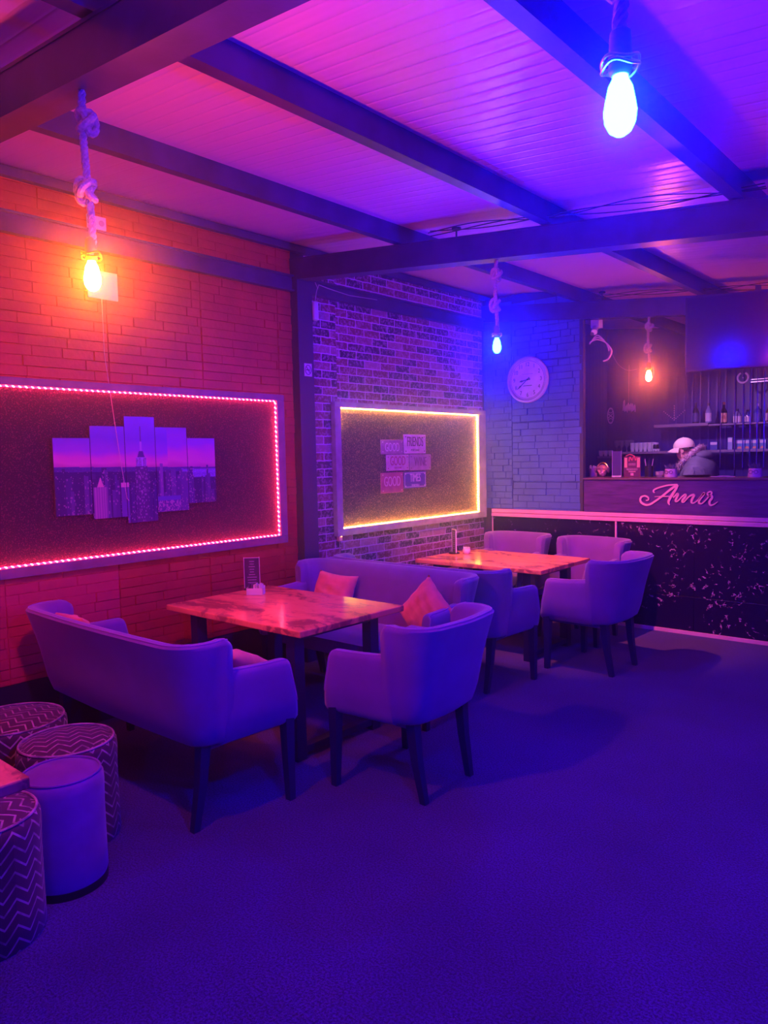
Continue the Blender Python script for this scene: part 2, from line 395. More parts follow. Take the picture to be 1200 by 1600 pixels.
# ------------------------------------------------------------------ bar counter
bar = thing('bar_counter', 'long bar counter with black veined marble front, pale double rail and dark wood fascia', 'bar counter', (0,YB,0))
g = G()
g.box(.11, 1.478, .0, .10, .03, .985); g.build('marble_front', VEIN, bar)
g = G()
for x0, x1 in ((1.485, 2.19), (2.193, 2.79), (2.793, 3.5), (3.503, 4.3)):
    for z0, z1 in ((.03,.338), (.341,.985)):
        g.box(x0, x1, -.012, .10, z0, z1, .002)
tag(g.build('marble_front', VEIN, bar))
g = G(); g.box(.11, 4.3, -.035, .02, .985, 1.022, .004).box(.11, 4.3, -.028, .02, 1.026, 1.063, .004); g.build('rail', TRIM, bar)
G().box(1.473, 1.490, -.03, .02, .03, .985, .002).build('post_trim', TRIM, bar)
G().box(.102, .112, -.01, .02, .03, 1.06).build('post_trim', TRIM, bar)
g = G(); g.box(1.2, 4.3, -.03, .0, .0, .032, .002); tag(g.build('kick_rail', TRIM, bar), 'pale kick rail along the floor')
G().box(.11, 4.3, -.005, .03, .0, .03).build('plinth', PLASTIC_B, bar)
G().box(1.157, 4.3, -.02, .02, 1.064, 1.375).build('fascia', DWOOD, bar)
G().box(1.157, 4.3, -.045, .50, 1.375, 1.39, .003).build('countertop', simple('countertop', (.16,.09,.14), .3), bar)
G().box(1.157, 4.3, .10, .42, .03, 1.06).build('body', DARKWALL, bar)
# script lettering on the fascia
def catmull(P, n=8):
    out = []; Q = [P[0]]+list(P)+[P[-1]]
    for i in range(1, len(Q)-2):
        a, b, c, d = Q[i-1:i+3]
        for k in range(n):
            s_ = k/n
            out.append(tuple(.5*((2*b[j])+(-a[j]+c[j])*s_+(2*a[j]-5*b[j]+4*c[j]-d[j])*s_**2+(-a[j]+3*b[j]-3*c[j]+d[j])*s_**3) for j in range(len(b))))
    out.append(tuple(P[-1])); return out
STROKES = [
 [(165,295,16),(195,290,18),(202,262,20),(180,240,22),(140,230,24),(100,248,26),(85,290,28),(105,332,28),(160,360,28),(225,350,28),(290,308,28),(370,248,28),(450,180,30),(530,112,32),(598,66,30)],
 [(285,184,14),(270,158,22),(300,128,22),(380,97,22),(480,72,22),(602,62,22)],
 [(605,66,30),(572,138,34),(532,200,36),(498,260,36),(480,312,32),(496,354,14)],
 [(288,239,8),(400,233,15),(568,230,15)],
 [(545,250,14),(575,215,22),(600,192,30),(606,216,28),(580,268,28),(578,298,26),(610,288,20),(660,232,20),(700,204,30),(708,226,30),(672,275,30),(668,305,26),(692,300,20),(750,232,20),(800,204,30),(818,216,30),(792,270,30),(788,310,26),(822,314,18),(872,272,16)],
 [(872,272,16),(910,222,18),(948,176,30),(932,214,28),(890,275,28),(886,315,26),(922,320,18),(972,270,16)],
 [(972,270,16),(1010,220,18),(1044,184,20),(1042,162,20),(1015,158,22),(990,184,20),(1008,210,20),(1045,214,26),(1050,242,30),(1020,290,30),(1026,336,26),(1060,336,20),(1122,292,10)]]
sg = thing('script_sign', 'flowing pink script word Amir mounted on the dark wood bar fascia', 'sign', (1.66, YB-.021, 1.076))
g = G(); SX, SZ = .78/1200, .296/471
for si, S in enumerate(STROKES):
    pts = catmull(S); L, R = [], []
    for i, (u, v_, w_) in enumerate(pts):
        a = pts[max(0, i-1)]; b_ = pts[min(len(pts)-1, i+1)]; dx, dz = b_[0]-a[0], -(b_[1]-a[1]); l = math.hypot(dx, dz) or 1
        nx, nz = -dz/l*w_/2, dx/l*w_/2; z_ = 471-v_
        L.append(((u+nx)*SX, (z_+nz)*SZ)); R.append(((u-nx)*SX, (z_-nz)*SZ))
    d = -.012-si*.0003
    o = len(g.v); n = len(L)
    g.add([(a, d, b_) for a, b_ in L]+[(a, d, b_) for a, b_ in R]+[(a, 0, b_) for a, b_ in L]+[(a, 0, b_) for a, b_ in R],
          [(i, i+1, n+i+1, n+i) for i in range(n-1)]+[(i, i+1, 2*n+i+1, 2*n+i) for i in range(n-1)]+[(n+i, n+i+1, 3*n+i+1, 3*n+i) for i in range(n-1)]+[(0, n, 3*n, 2*n), (n-1, 2*n-1, 4*n-1, 3*n-1)])
g.build('lettering', simple('pink_acrylic', (.95,.45,.58), .35), sg)

# ------------------------------------------------------------------ seating
PIPING = simple('velvet_piping', (.34,.10,.50), .7, sheen=.6)
def shell_ring(px, py, nx, ny, zb, zt, th, lean, shear=(0,0)):
    """closed profile of an upholstered wall at outer point (px,py) with outward normal (nx,ny)"""
    H_ = zt-zb; out = []
    def off(z): f = (z-zb)/.48; return lean*max(0, f)**1.6 - .030*max(0, 1-(z-zb)/.14)**1.8
    prof = []
    for f in (0, .015, .05, .10): prof.append((off(zb+f)-(.014 if f == 0 else 0), zb+f))
    for k in range(1, 6): z = zb+.10+(H_-.10-.03)*k/5; prof.append((off(z), z))
    o1 = off(zt); r = th/2
    for a in (30, 60, 90, 120, 150):
        prof.append((o1-r+r*math.cos(math.radians(a)), zt-.03+.03*math.sin(math.radians(a))))
    for k in range(5, -1, -1): z = zb+.10+(H_-.10-.03)*k/5; prof.append((off(z)*.9-th, z))
    prof.append((-th, zb))
    for o, z in prof:
        f = (z-zb)/(zt-zb)
        out.append((px+nx*o+shear[0]*f, py+ny*o+shear[1]*f, z))
    return out
def upholstered(name, label, cat, W, group=None, plain=None):
    """armchair or settee facing +Y, W = half width; origin on the floor"""
    V = plain or VELVET
    root = thing(name, label, cat, group=group)
    zb = .375; th = .075; Wr = W-.035
    # back with wrapped corners
    path = []
    for k in range(3): path.append((-Wr-.012+.012*k/2*0, -.10-.05*k/2, -1, 0))
    rc = .13; cy = -.29+rc
    for a in range(0, 91, 15):
        an = math.radians(180+a); path.append((-(Wr-rc)+rc*math.cos(an), cy+rc*math.sin(an), math.cos(an), math.sin(an)))
    bow = .015
    nseg = 6
    for k in range(1, nseg): f = k/nseg; x = -(Wr-rc)+2*(Wr-rc)*f; path.append((x, -.29-bow*math.sin(PI*f), 0, -1))
    for a in range(0, 91, 15):
        an = math.radians(270+a); path.append(((Wr-rc)+rc*math.cos(an), cy+rc*math.sin(an), math.cos(an), math.sin(an)))
    for k in range(2, -1, -1): path.append((Wr+.012, -.10-.05*k/2, 1, 0))
    rings = []
    n = len(path)
    for i, (x, y, nx, ny) in enumerate(path):
        e = min(i, n-1-i)
        zt = .862 if e > 1 else (.855 if e == 1 else .835)
        lean = .10*max(0, min(1, (-y-.08)/.2))
        r_ = shell_ring(x, y, nx, ny, zb+.008, zt, th if e > 0 else th*.8, lean)
        rings.append(r_)
    g = G().loft(rings); bk_ = g.build('backrest', V, root, True, angle=60)
    G().tube([Vector(r_[10])*1.0 for r_ in rings[1:-1]], .0042, 6).build('piping', PIPING, bk_, True)
    for s in (-1, 1):
        st = []
        for y, zt, sh, tw in ((-.14,.715,0,1), (-.05,.706,0,1), (.05,.700,-.005,1), (.15,.698,-.03,1), (.22,.698,-.05,1), (.262,.697,-.065,1), (.282,.690,-.07,.82), (.290,.672,-.072,.5)):
            f = (y+.14)/.43; x = s*(Wr+.012+(W-Wr-.012)*f)
            st.append(shell_ring(x-s*.5*th*(1-tw), y, s, 0, zb+(.0 if tw == 1 else .012), zt, th*tw, .0, (0, sh)))
        ar_ = G().loft(st).build('armrest', V, root, True, angle=60)
        G().tube([Vector(r_[10]) for r_ in st[:-1]]+[Vector(st[-2][q]) for q in (9, 8, 7, 6, 5, 4, 3)], .0042, 6).build('piping', PIPING, ar_, True)
    iw = W-.085
    # seat cushion: crowned
    nx_, ny_ = 12, 8; top = []
    g = G(); y0, y1 = -.21, .285
    for j in range(ny_+1):
        for i in range(nx_+1):
            u, v_ = i/nx_*2-1, j/ny_*2-1
            x = u*iw; yy = y0+(y1-y0)*(v_+1)/2
            z = .468 + .022*(1-abs(u)**4)*(1-abs(v_)**4) - .02*max(0, abs(v_)-.85)/.15 - .012*max(0, abs(u)-.9)/.1
            top.append((x, yy, z))
    w1 = nx_+1
    fs = [(j*w1+i, j*w1+i+1, (j+1)*w1+i+1, (j+1)*w1+i) for j in range(ny_) for i in range(nx_)]
    rim = [j for j in range(w1)]+[j*w1+nx_ for j in range(1, ny_+1)]+[ny_*w1+i for i in range(nx_-1, -1, -1)]+[j*w1 for j in range(ny_-1, 0, -1)]
    o = len(top); bot = [(top[i][0], top[i][1], .392) for i in rim]
    k = len(rim)
    g.add(top+bot, fs+[(rim[i], rim[(i+1) % k], o+(i+1) % k, o+i) for i in range(k)]+[tuple(o+i for i in range(k))])
    g.build('seat', V, root, True, angle=50)
    g = G().box(-W+.12, W-.12, -.17, .265, .345, .40, .01); g.build('seat_base', V, root)
    fx, rx = W-.045, W-.14
    for s in (-1, 1):
        for (ax, ay, bx, by, w0, w1_) in ((s*(fx-.005), .225, s*fx, .23, .026, .017), (s*(rx+.01), -.19, s*rx, -.245, .026, .016)):
            rings = []
            for f in (0, .5, 1):
                x = ax+(bx-ax)*f**1.5; y = ay+(by-ay)*f**1.5; z = .41*(1-f); h = w0+(w1_-w0)*f
                rings.append([(x-h, y-h, z), (x+h, y-h, z), (x+h, y+h, z), (x-h, y+h, z)])
            G().loft(rings).build('leg', LEG, root)
    return root
chair = upholstered('armchair', 'velvet armchair at the right end of the near table, its side to the camera', 'chair', .335)
chair.location = (2.045, 2.80, 0); chair.rotation_euler = (0,0,PI/2+.04); chair['group'] = 'velvet armchairs around the two tables'
dup(chair, (1.905, 5.22, 0), PI/2-.03, 'velvet armchair at the right end of the far table, in front of the marble bar')
dup(chair, (.64, 6.02, 0), PI, 'pink-lit velvet armchair behind the far table, nearest the glowing yellow panel')
dup(chair, (1.43, 5.98, 0), PI-.10, 'pink-lit velvet armchair behind the far table, back against the bar beside the pale post trim')
sofa = upholstered('settee', 'velvet settee seen from behind, standing beside the chevron stools', 'settee', .775)
sofa.location = (1.035, 2.025, 0); sofa['group'] = 'velvet settees along the left wall'
dup(sofa, (1.00, 3.585, 0), PI, 'velvet settee facing the camera across the near table, with cushions on its seat')
dup(sofa, (1.00, 4.395, 0), 0, 'velvet settee back to back with the cushioned one, facing the far table')

# cushions
def cushion(name, label, m, size, loc, rot, seed, th=.07):
    rnd = random.Random(seed); n = 18; g = G(); vs = []; ph = [rnd.uniform(0, 6) for _ in range(4)]
    for sgn in (1, -1):
        for j in range(n+1):
            for i in range(n+1):
                u, v_ = i/n*2-1, j/n*2-1
                e = (1-abs(u)**2.6)*(1-abs(v_)**2.6)
                pin = 1-.09*(1-abs(u)**2)*abs(v_)**2 ; pin2 = 1-.09*(1-abs(v_)**2)*abs(u)**2
                wr = .006*math.sin(9*u+5*v_+ph[0])*math.sin(6*v_-3*u+ph[1])+.005*math.sin(17*v_+4*u+ph[2])*(1-abs(u))
                z = sgn*(th*max(0, e)**.45) + (wr if 0 < i < n and 0 < j < n else 0)
                vs.append((u*size/2*pin2, v_*size/2*pin, z))
    w1 = n+1; fs = []
    for j in range(n):
        for i in range(n):
            a = j*w1+i; fs.append((a, a+1, a+w1+1, a+w1)); b_ = a+w1*w1; fs.append((b_, b_+w1, b_+w1+1, b_+1))
    g.add(vs, fs)
    me = g.build(name, m, None, True, angle=80)
    bm = bmesh.new(); bm.from_mesh(me.data); bmesh.ops.remove_doubles(bm, verts=bm.verts, dist=.0006); bmesh.ops.recalc_face_normals(bm, faces=bm.faces); bm.to_mesh(me.data); bm.free()
    me.location = loc; me.rotation_euler = rot
    tag(me, label, 'cushion', 'loose cushions on the settees')
    return me
cushion('cushion', 'orange cushion leaning in the wall-side corner of the settee behind the near table', ORANGE_CLOTH, .35, (.60, 3.72, .63), (math.radians(66), math.radians(4), math.radians(8)), 3)
cushion('cushion', 'orange cushion standing on one corner at the open end of the cushioned settee', ORANGE_CLOTH, .33, (1.56, 3.59, .655), (math.radians(70), math.radians(38), math.radians(-14)), 5)
cushion('cushion', 'crumpled orange cushion showing over the arm of the settee seen from behind', ORANGE_CLOTH, .38, (1.49, 2.10, .64), (math.radians(-22), math.radians(-8), math.radians(18)), 8)
cushion('cushion', 'orange cushion whose tip just shows over the wall end of a settee back', ORANGE_CLOTH, .36, (.46, 1.88, .64), (math.radians(-72), math.radians(0), math.radians(0)), 12)

# ------------------------------------------------------------------ tables
def table(label, loc, extra=True):
    root = thing('dining_table', label, 'table', loc, group='marbled tables with black steel legs')
    g = G(); x0, x1, y0, y1 = -.61, .61, -.415, .415
    g.box(x0, x1, y0, y1, .712, .748, .006); g.build('tabletop', TOP, root)
    for sx in (-.44, .44):
        for sy in (-.30, .30):
            G().box(sx-.035, sx+.035, sy-.035, sy+.035, 0, .70, .003).build('leg', TABLE_LEG, root)
        G().box(sx-.03, sx+.03, -.265, .265, .66, .70, .003).build('crossbar', TABLE_LEG, root)
        G().box(sx-.03, sx+.03, -.265, .265, .03, .07, .003).build('crossbar', TABLE_LEG, root)
    G().box(-.405, .405, -.02, .02, .665, .70, .002).build('stretcher', TABLE_LEG, root)
    G().box(-.5, .5, -.34, .34, .70, .712).build('mounting_plate', TABLE_LEG, root)
    return root
T1 = table('amber marbled table in the middle of the left wall, under the skyline pictures', (1.005, 2.895, 0))
T2 = dup(T1, (1.02, 5.33, 0), 0, 'amber marbled table next to the bar, lit by the yellow panel')
T3 = dup(T1, (1.68, .43, 0), 0, 'pink-lit marbled table of which only one corner enters the picture above the stools')

# things on the tables
def menu_stand(label, loc, rz, round_base=False):
    r = thing('menu_stand', label, 'menu stand', loc, rz, 'upright menu holders on the tables')
    g = G()
    if round_base: g.lathe([(.048, 0), (.05, .004), (.05, .010), (.044, .014)], n=24)
    else: g.box(-.055, .055, -.03, .03, 0, .012, .003)
    g.build('base', PLASTIC_B, r)
    ac = simple('acrylic_edge', (.75,.62,.75), .15)
    G().box(-.050, .050, -.003, .003, .012, .215, .001).build('card', simple('menu_card', (.06,.03,.09), .4), r)
    g = G().box(-.0535, -.050, -.005, .005, .012, .222).box(.050, .0535, -.005, .005, .012, .222).box(-.05, .05, -.005, .005, .215, .218); g.build('holder', ac, r)
    ink = simple('menu_print', (.55,.35,.65), .5); g = G(); rnd = random.Random(4)
    for k in range(9):
        w_ = rnd.uniform(.012, .034); g.box(-w_, w_, -.0036, -.0031, .19-k*.018, .194-k*.018)
    g.build('printing', ink, r)
    return r
menu_stand('menu stand on the near table by the wall, beside the napkin holder', (.425, 3.13, .748), .80)
menu_stand('menu stand seen almost edge-on at the wall side of the far table', (.50, 5.37, .748), -.62, True)
r = thing('napkin_holder', 'white plastic box full of upright sugar sachets on the near table', 'napkin holder', (.585, 3.03, .748), .62)
g = G(); g.box(-.055, .055, -.03, .03, 0, .004).box(-.055, -.051, -.03, .03, .004, .045).box(.051, .055, -.03, .03, .004, .045).box(-.055, .055, -.03, -.027, .004, .042).box(-.055, .055, .027, .03, .004, .055)
g.build('box', PLASTIC_W, r)
rnd = random.Random(2)
for k in range(14):
    x = -.044+k*.0068; tl = rnd.uniform(-.15, .15)
    G().box(-.0022, .0022, -.018, .018, 0, .055+rnd.uniform(0, .012)).build('sachet', PAPER if k > 4 else simple('dark_sachet', (.12,.05,.2), .5), r, loc=(x, 0, .006), rot=(0, tl, 0))
r = thing('sugar_bowl', 'small pale sugar bowl with sachets beside the far menu stand', 'sugar bowl', (.60, 5.42, .748), 0)
G().lathe([(.022, 0), (.033, .012), (.036, .03), (.033, .045), (.030, .045), (.030, .012), (1e-6, .010)], n=20).build('bowl', PLASTIC_W, r, True)
for k in range(5): G().box(-.002, .002, -.012, .012, 0, .05).build('sachet', PAPER, r, loc=(-.018+k*.009, 0, .012), rot=(0, -.2+k*.1, 0))

# ------------------------------------------------------------------ stools
def stool(label, loc, rz, r_, h, m, chev=True, foot=False):
    root = thing('pouf', label, 'stool', loc, rz, 'round stools by the low table' if chev else None)
    n = 48; prof = []
    z0 = .03 if foot else .0
    prof = [(r_*.97, z0), (r_, z0+.015), (r_*.99, z0+.12), (r_*.985, h*.7), (r_, h-.05), (r_-.002, h-.02), (r_-.012, h-.005), (r_-.03, h+.001)]
    vs, fs, uvs = [], [], []
    k = len(prof)
    for i in range(n+1):
        a = 2*PI*i/n
        for rr, z in prof: vs.append((rr*math.cos(a), rr*math.sin(a), z)); uvs.append((round(2*PI*r_/.09)*.09*i/n, z))
    for i in range(n):
        for q in range(k-1): fs.append((i*k+q, (i+1)*k+q, (i+1)*k+q+1, i*k+q+1))
    me = bpy.data.meshes.new('cover'); me.from_pydata(vs, [], fs)
    uvl = me.uv_layers.new(name='UVMap')
    for lp in me.loops: uvl.data[lp.index].uv = uvs[lp.vertex_index]
    me.materials.append(m); me.shade_smooth()
    o = bpy.data.objects.new('cover', me); col.objects.link(o); o.parent = root
    # crowned top
    vs, fs = [], []
    rings_ = 8
    vs.append((0, 0, h+.022))
    for j in range(1, rings_+1):
        rr = (r_-.028)*j/rings_; z = h+.022*(1-(j/rings_)**3)
        for i in range(n): a = 2*PI*i/n; vs.append((rr*math.cos(a), rr*math.sin(a), z if j < rings_ else h-.001))
    for i in range(n): fs.append((0, 1+i, 1+(i+1) % n))
    for j in range(rings_-1):
        for i in range(n): fs.append((1+j*n+i, 1+(j+1)*n+i, 1+(j+1)*n+(i+1) % n, 1+j*n+(i+1) % n))
    me = bpy.data.meshes.new('seat_pad'); me.from_pydata(vs, [], fs); uvl = me.uv_layers.new(name='UVMap')
    for lp in me.loops: c_ = vs[lp.vertex_index]; uvl.data[lp.index].uv = (c_[0]+1.03, c_[1]+1)
    me.materials.append(m); me.shade_smooth()
    o = bpy.data.objects.new('seat_pad', me); col.objects.link(o); o.parent = root
    pts = [((r_-.014)*math.cos(2*PI*i/n), (r_-.014)*math.sin(2*PI*i/n), h+.0) for i in range(n)]
    G().tube(pts, .005, 6, True).build('piping', m, root, True)
    if foot: G().lathe([(r_*.99, 0), (r_*.99, .03)], n=40).build('plinth', PLASTIC_B, root, True)
    return root
stool('chevron stool tucked between the left wall and the settee back', (.80, 1.38, 0), .5, .24, .43, CHEV)
stool('chevron stool in the middle of the group, directly behind the plain lilac one', (1.27, 1.42, 0), 1.2, .205, .43, CHEV)
stool('chevron stool partly hidden under the corner of the small pink-lit table', (1.70, .90, 0), .2, .20, .43, CHEV)
stool('plain lilac velvet stool without pattern, slimmer than its neighbours', (1.60, 1.24, 0), 0, .155, .44, simple('plain_lilac_velvet', (.24,.06,.42), .85, vary=.15, vs=9, sheen=.5), False, True)

# ------------------------------------------------------------------ LED panels on the left wall
def led_panel(label, y0, y1, z0, z1, fl, fr, ft, fb, gm, lc, bc, step, segs, fm):
    r = thing('light_panel', label, 'wall panel', (.014, 0, 0))
    G().box(0, .022, y0-.01, y1+.01, z0-.01, z1+.01).build('grit_board', gm, r)
    g = G(); g.box(0, .05, y0-fl, y1+fr, z1, z1+ft, .003).box(0, .05, y0-fl, y1+fr, z0-fb, z0, .003).box(0, .05, y0-fl, y0, z0, z1, .003).box(0, .05, y1, y1+fr, z0, z1, .003)
    g.build('frame', fm, r)
    tape = emit('led_tape_glow', lc, 1); t = tape.node_tree; e_ = [q for q in t.nodes if q.type == 'EMISSION'][0]
    sp = N(t, 'ShaderNodeSeparateXYZ'); t.links.new(coord(t), sp.inputs[0])
    dot = mth(t, 'LESS_THAN', mth(t, 'PINGPONG', mth(t, 'ADD', sp.outputs[1], sp.outputs[2]), step/2), step*.14)
    mx = N(t, 'ShaderNodeMix', data_type='RGBA'); t.links.new(dot, mx.inputs[0]); mx.inputs[6].default_value = (*lc, 1); mx.inputs[7].default_value = (*bc, 1)
    t.links.new(mx.outputs[2], e_.inputs[0])
    gt = G(); x = .034
    for (a, b_) in segs:
        (ya, za), (yb, zb_) = a, b_; L = math.hypot(yb-ya, zb_-za); n = int(L/step)
        dy, dz = (yb-ya)/L, (zb_-za)/L
        h = .004
        gt.box(x-.006, x+.002, min(ya, yb)-h*abs(dz), max(ya, yb)+h*abs(dz), min(za, zb_)-h*abs(dy), max(za, zb_)+h*abs(dy))
    gt.build('led_strip', tape, r)
    return r
RY0, RY1, RZ0, RZ1 = 1.39, 3.712, 1.043, 2.075
led_panel('wide black grit panel outlined by a red light strip, under the orange lamp', RY0, RY1, RZ0, RZ1, .06, .07, .045, .06, GRIT_RED,
          L_RED, tuple(x*1.5+a for x, a in zip(L_RED, (30, 5, 8))), .036, [((RY0+.006, RZ0+.006), (RY1-.006, RZ0+.006)), ((RY1-.006, RZ0+.006), (RY1-.006, RZ1-.006)), ((RY1-.006, RZ1-.006), (RY0+.006, RZ1-.006)), ((RY0+.006, RZ1-.006), (RY0+.006, RZ0+.006))], simple('red_panel_frame', (.20,.14,.22), .5, vary=.2, vs=12))
BY0, BY1, BZ0, BZ1 = 4.40, 6.44, 1.035, 2.05
led_panel('black grit panel outlined by a yellow light strip on the brick wallpaper', BY0, BY1, BZ0, BZ1, .07, .13, .045, .06, GRIT_YEL,
          L_YEL, tuple(x*1.5+a for x, a in zip(L_YEL, (40, 32, 10))), .030, [((BY0+.006, BZ0+.006), (BY1-.006, BZ0+.006)), ((BY1-.006, BZ0+.006), (BY1-.006, BZ1-.006)), ((BY1-.006, BZ1-.006), (BY0+.006, BZ1-.006)), ((BY0+.006, BZ1-.006), (BY0+.006, BZ1-.16))], simple('yellow_panel_frame', (.42,.34,.42), .5, vary=.2, vs=12))

# skyline pictures: five canvases, the print is a colour grid made here
def vcol_mat(name):
    m, t, p = nt(name); a = N(t, 'ShaderNodeAttribute', attribute_name='Col'); t.links.new(a.outputs['Color'], p.inputs['Base Color']); p.inputs['Roughness'].default_value = .45; return m
PRINT = vcol_mat('canvas_print')
rnd = random.Random(77)
YA, YZ = 1.985, 3.130
bld = []   # y centre, half width, top z, colour, light density
for k in range(75):
    yb = rnd.uniform(YA, YZ); far = rnd.random()
    bld.append((yb, rnd.uniform(.006,.016), rnd.uniform(1.50,1.60) if far > .5 else rnd.uniform(1.40,1.53), rnd.choice(((.07,.03,.20),(.10,.04,.24),(.04,.02,.13),(.14,.06,.28))), .18))
bld += [(2.70,.012,1.615,(.32,.12,.42),.1), (2.79,.02,1.58,(.16,.08,.3),.2), (2.88,.03,1.56,(.14,.06,.3),.2), (2.93,.02,1.53,(.1,.05,.25),.2)]
def sky_print(y, z):
    h = (z-1.60)
    hz = 1.598-.02*(y-2.5)
    if z > hz:
        f = min(1, (z-hz)/.30)
        st = [(0,(.75,.12,.42)),(.08,(.95,.22,.55)),(.2,(.85,.12,.60)),(.32,(.42,.09,.72)),(.6,(.20,.08,.72)),(1,(.22,.12,.85))]
        if y > 2.75: f = f*.62
        f += .03*math.sin(y*9+z*30)*math.sin(y*23)
        f = max(0, min(1, f))
        for (a, ca), (b_, cb_) in zip(st, st[1:]):
            if f <= b_:
                k = (f-a)/(b_-a); c = tuple(x+(q-x)*k for x, q in zip(ca, cb_)); break
    else:
        c = (.09,.04,.28) if z > hz-.03 else (.035,.015,.12)
        if y > 2.85 and hz-.07 < z < hz-.012: c = (.26,.12,.62) if abs(z-(hz-.03)) > .006 else (.34,.18,.7)
        n = math.sin(y*311.7+z*127.1)*43758.5; n -= math.floor(n)
        if n > .985 and z < hz-.02: c = (.7,.33,.5)
        elif n > .8: c = (c[0]*1.6, c[1]*1.6, c[2]*1.4)
    ov = None
    for (yc, hw, zt, cc, dens) in bld:
        if abs(y-yc) < hw and z < zt:
            n = math.sin(round(y/.0065)*12.9898+round(z/.009)*78.233)*43758.5; n -= math.floor(n)
            c = (.50,.24,.42) if n < dens*.5 else cc
    # slim central tower, with its mast
    yc = 2.555; d = abs(y-yc)
    if z < 1.66 and (d < .045 if z < 1.60 else d < .035):
        n = math.sin(round(y/.006)*12.9+round(z/.010)*78.2)*43758.5; n -= math.floor(n)
        c = (.48,.26,.48) if n > .84 else ((.10,.04,.20) if z < 1.60 else (.62,.45,.85))
        if 1.60 < z < 1.655 and abs((y*120) % 1-.5) < .2: c = (.2,.1,.4)
    if 1.66 <= z < 1.70 and d < .026-(z-1.66)*.3: c = (.10,.04,.25)
    if 1.70 <= z < 1.76 and d < .008: c = (.6,.35,.75)
    if 1.76 <= z < 1.86 and d < .0025: c = (.12,.05,.3)
    # pale tower low on the left, a bright-crowned block
    if abs(y-2.27) < .045 and z < 1.48:
        c = (.36,.14,.36) if int((y-2.2)/.008) % 2 else (.58,.26,.46)
    if z >= 1.48 and z < 1.54 and abs(y-2.27) < .022*(1.54-z)/.06: c = (.95,.45,.5)
    if abs(y-2.435) < .028 and z < 1.50: c = (.18,.09,.42) if z < 1.47 else (.9,.45,.6)
    if 2.36 < y < 2.45 and 1.262 < z < 1.272: c = (.95,.55,.5)
    if 2.66 < y < 2.84 and 1.30 < z < 1.40:
        c = (.14,.12,.5) if z > 1.372 else ((.60,.30,.48) if (math.sin(round(y/.007)*91.7+round(z/.009)*37.3)*999) % 1 > .55 else (.12,.05,.3))
    return c
NP = 0
for (ya, yb, za, zb_) in ((1.985,2.212,1.315,1.780), (2.216,2.443,1.283,1.855), (2.447,2.660,1.240,1.920), (2.664,2.902,1.295,1.855), (2.906,3.130,1.340,1.785)):
    lab = ['at the end away from the steel column, city lights only', 'with a pale lit tower at its foot', 'the tallest one in the centre, showing the tower with a mast', 'with a flat lit block at its foot', 'showing grey water beyond the city'][NP]
    r = thing('canvas_picture', 'skyline canvas '+lab, 'picture', (.037, ya, za), group='five-piece skyline picture'); NP += 1
    G().box(0, .018, 0, yb-ya, 0, zb_-za).build('canvas_frame', simple('canvas_edge', (.05,.03,.12), .6), r)
    st = .0036; ny, nz_ = int((yb-ya)/st), int((zb_-za)/st); vs, fs, cs = [], [], []
    for j in range(nz_+1):
        for i in range(ny+1): vs.append((.0185, (yb-ya)*i/ny, (zb_-za)*j/nz_))
    for j in range(nz_):
        for i in range(ny):
            a = j*(ny+1)+i; fs.append((a, a+1, a+ny+2, a+ny+1)); cs.append(sky_print(ya+(yb-ya)*(i+.5)/ny, za+(zb_-za)*(j+.5)/nz_))
    me = bpy.data.meshes.new('print'); me.from_pydata(vs, [], fs); ca = me.color_attributes.new('Col', 'FLOAT_COLOR', 'CORNER')
    for pl in me.polygons:
        for li in pl.loop_indices: ca.data[li].color = (*cs[pl.index], 1)
    me.materials.append(PRINT); o = bpy.data.objects.new('print', me); col.objects.link(o); o.parent = r

# number-plate signs
def plate(label, y0, y1, z0, z1, bg, fg, word, small=None, sx=.55, dx=0, border=None, ws=.66, wz=.5):
    r = thing('plate_sign', label, 'sign', (.037, (y0+y1)/2, (z0+z1)/2), group='embossed word plates on the yellow-lit panel')
    hy, hz = (y1-y0)/2, (z1-z0)/2
    mb = simple('plate_paint', bg, .45, vary=.12, vs=20); mf = simple('plate_ink', fg, .45)
    G().box(0, .007+dx, -hy, hy, -hz, hz, .003).build('plate', mb, r)
    g = G()
    for sy in (-1, 1):
        for sz in (-1, 1): g.sphere((.008+dx, sy*(hy-.025), sz*(hz-.022)), .006, 8, 4)
    g.build('bolt', mf, r)
    if border:
        g = G(); t_ = .005; x = .0085+dx
        for (a, b_, c_, d_) in ((-hy+.01, hy-.01, hz-.016, hz-.011), (-hy+.01, hy-.01, -hz+.011, -hz+.016), (-hy+.01, -hy+.015, -hz+.011, hz-.011), (hy-.015, hy-.01, -hz+.011, hz-.011)): g.box(.006+dx, x, a, b_, c_, d_)
        g.build('border', mf, r)
    H2 = hz*2*ws
    text('lettering', word, H2*1.38, (.0085+dx, 0, (wz-.5)*hz*2), WL, mf, r, sx, .0015)
    if small: text('small_lettering', small, hz*.34, (.0085+dx, 0, -hz*.66), WL, mf, r, .8, .0008)
WHT, INK = (.92,.60,.88), (.20,.03,.12)
plate('plum plate reading GOOD, left of the FRIENDS plate', 4.915, 5.225, 1.655, 1.785, (.50,.16,.42), (.95,.62,.90), 'GOOD', None, .58, 0, None, .62, .45)
plate('pale plate reading FRIENDS, highest on the right', 5.235, 5.560, 1.658, 1.835, (.95,.50,.85), INK, 'FRIENDS', 'PORTLAND', .50, .003, None, .52, .60)
plate('pale plate reading GOOD in red letters, in the middle row', 4.985, 5.305, 1.505, 1.650, (.80,.42,.66), (.55,.04,.18), 'GOOD', 'NEW YORK', .58, 0, None, .60, .58)
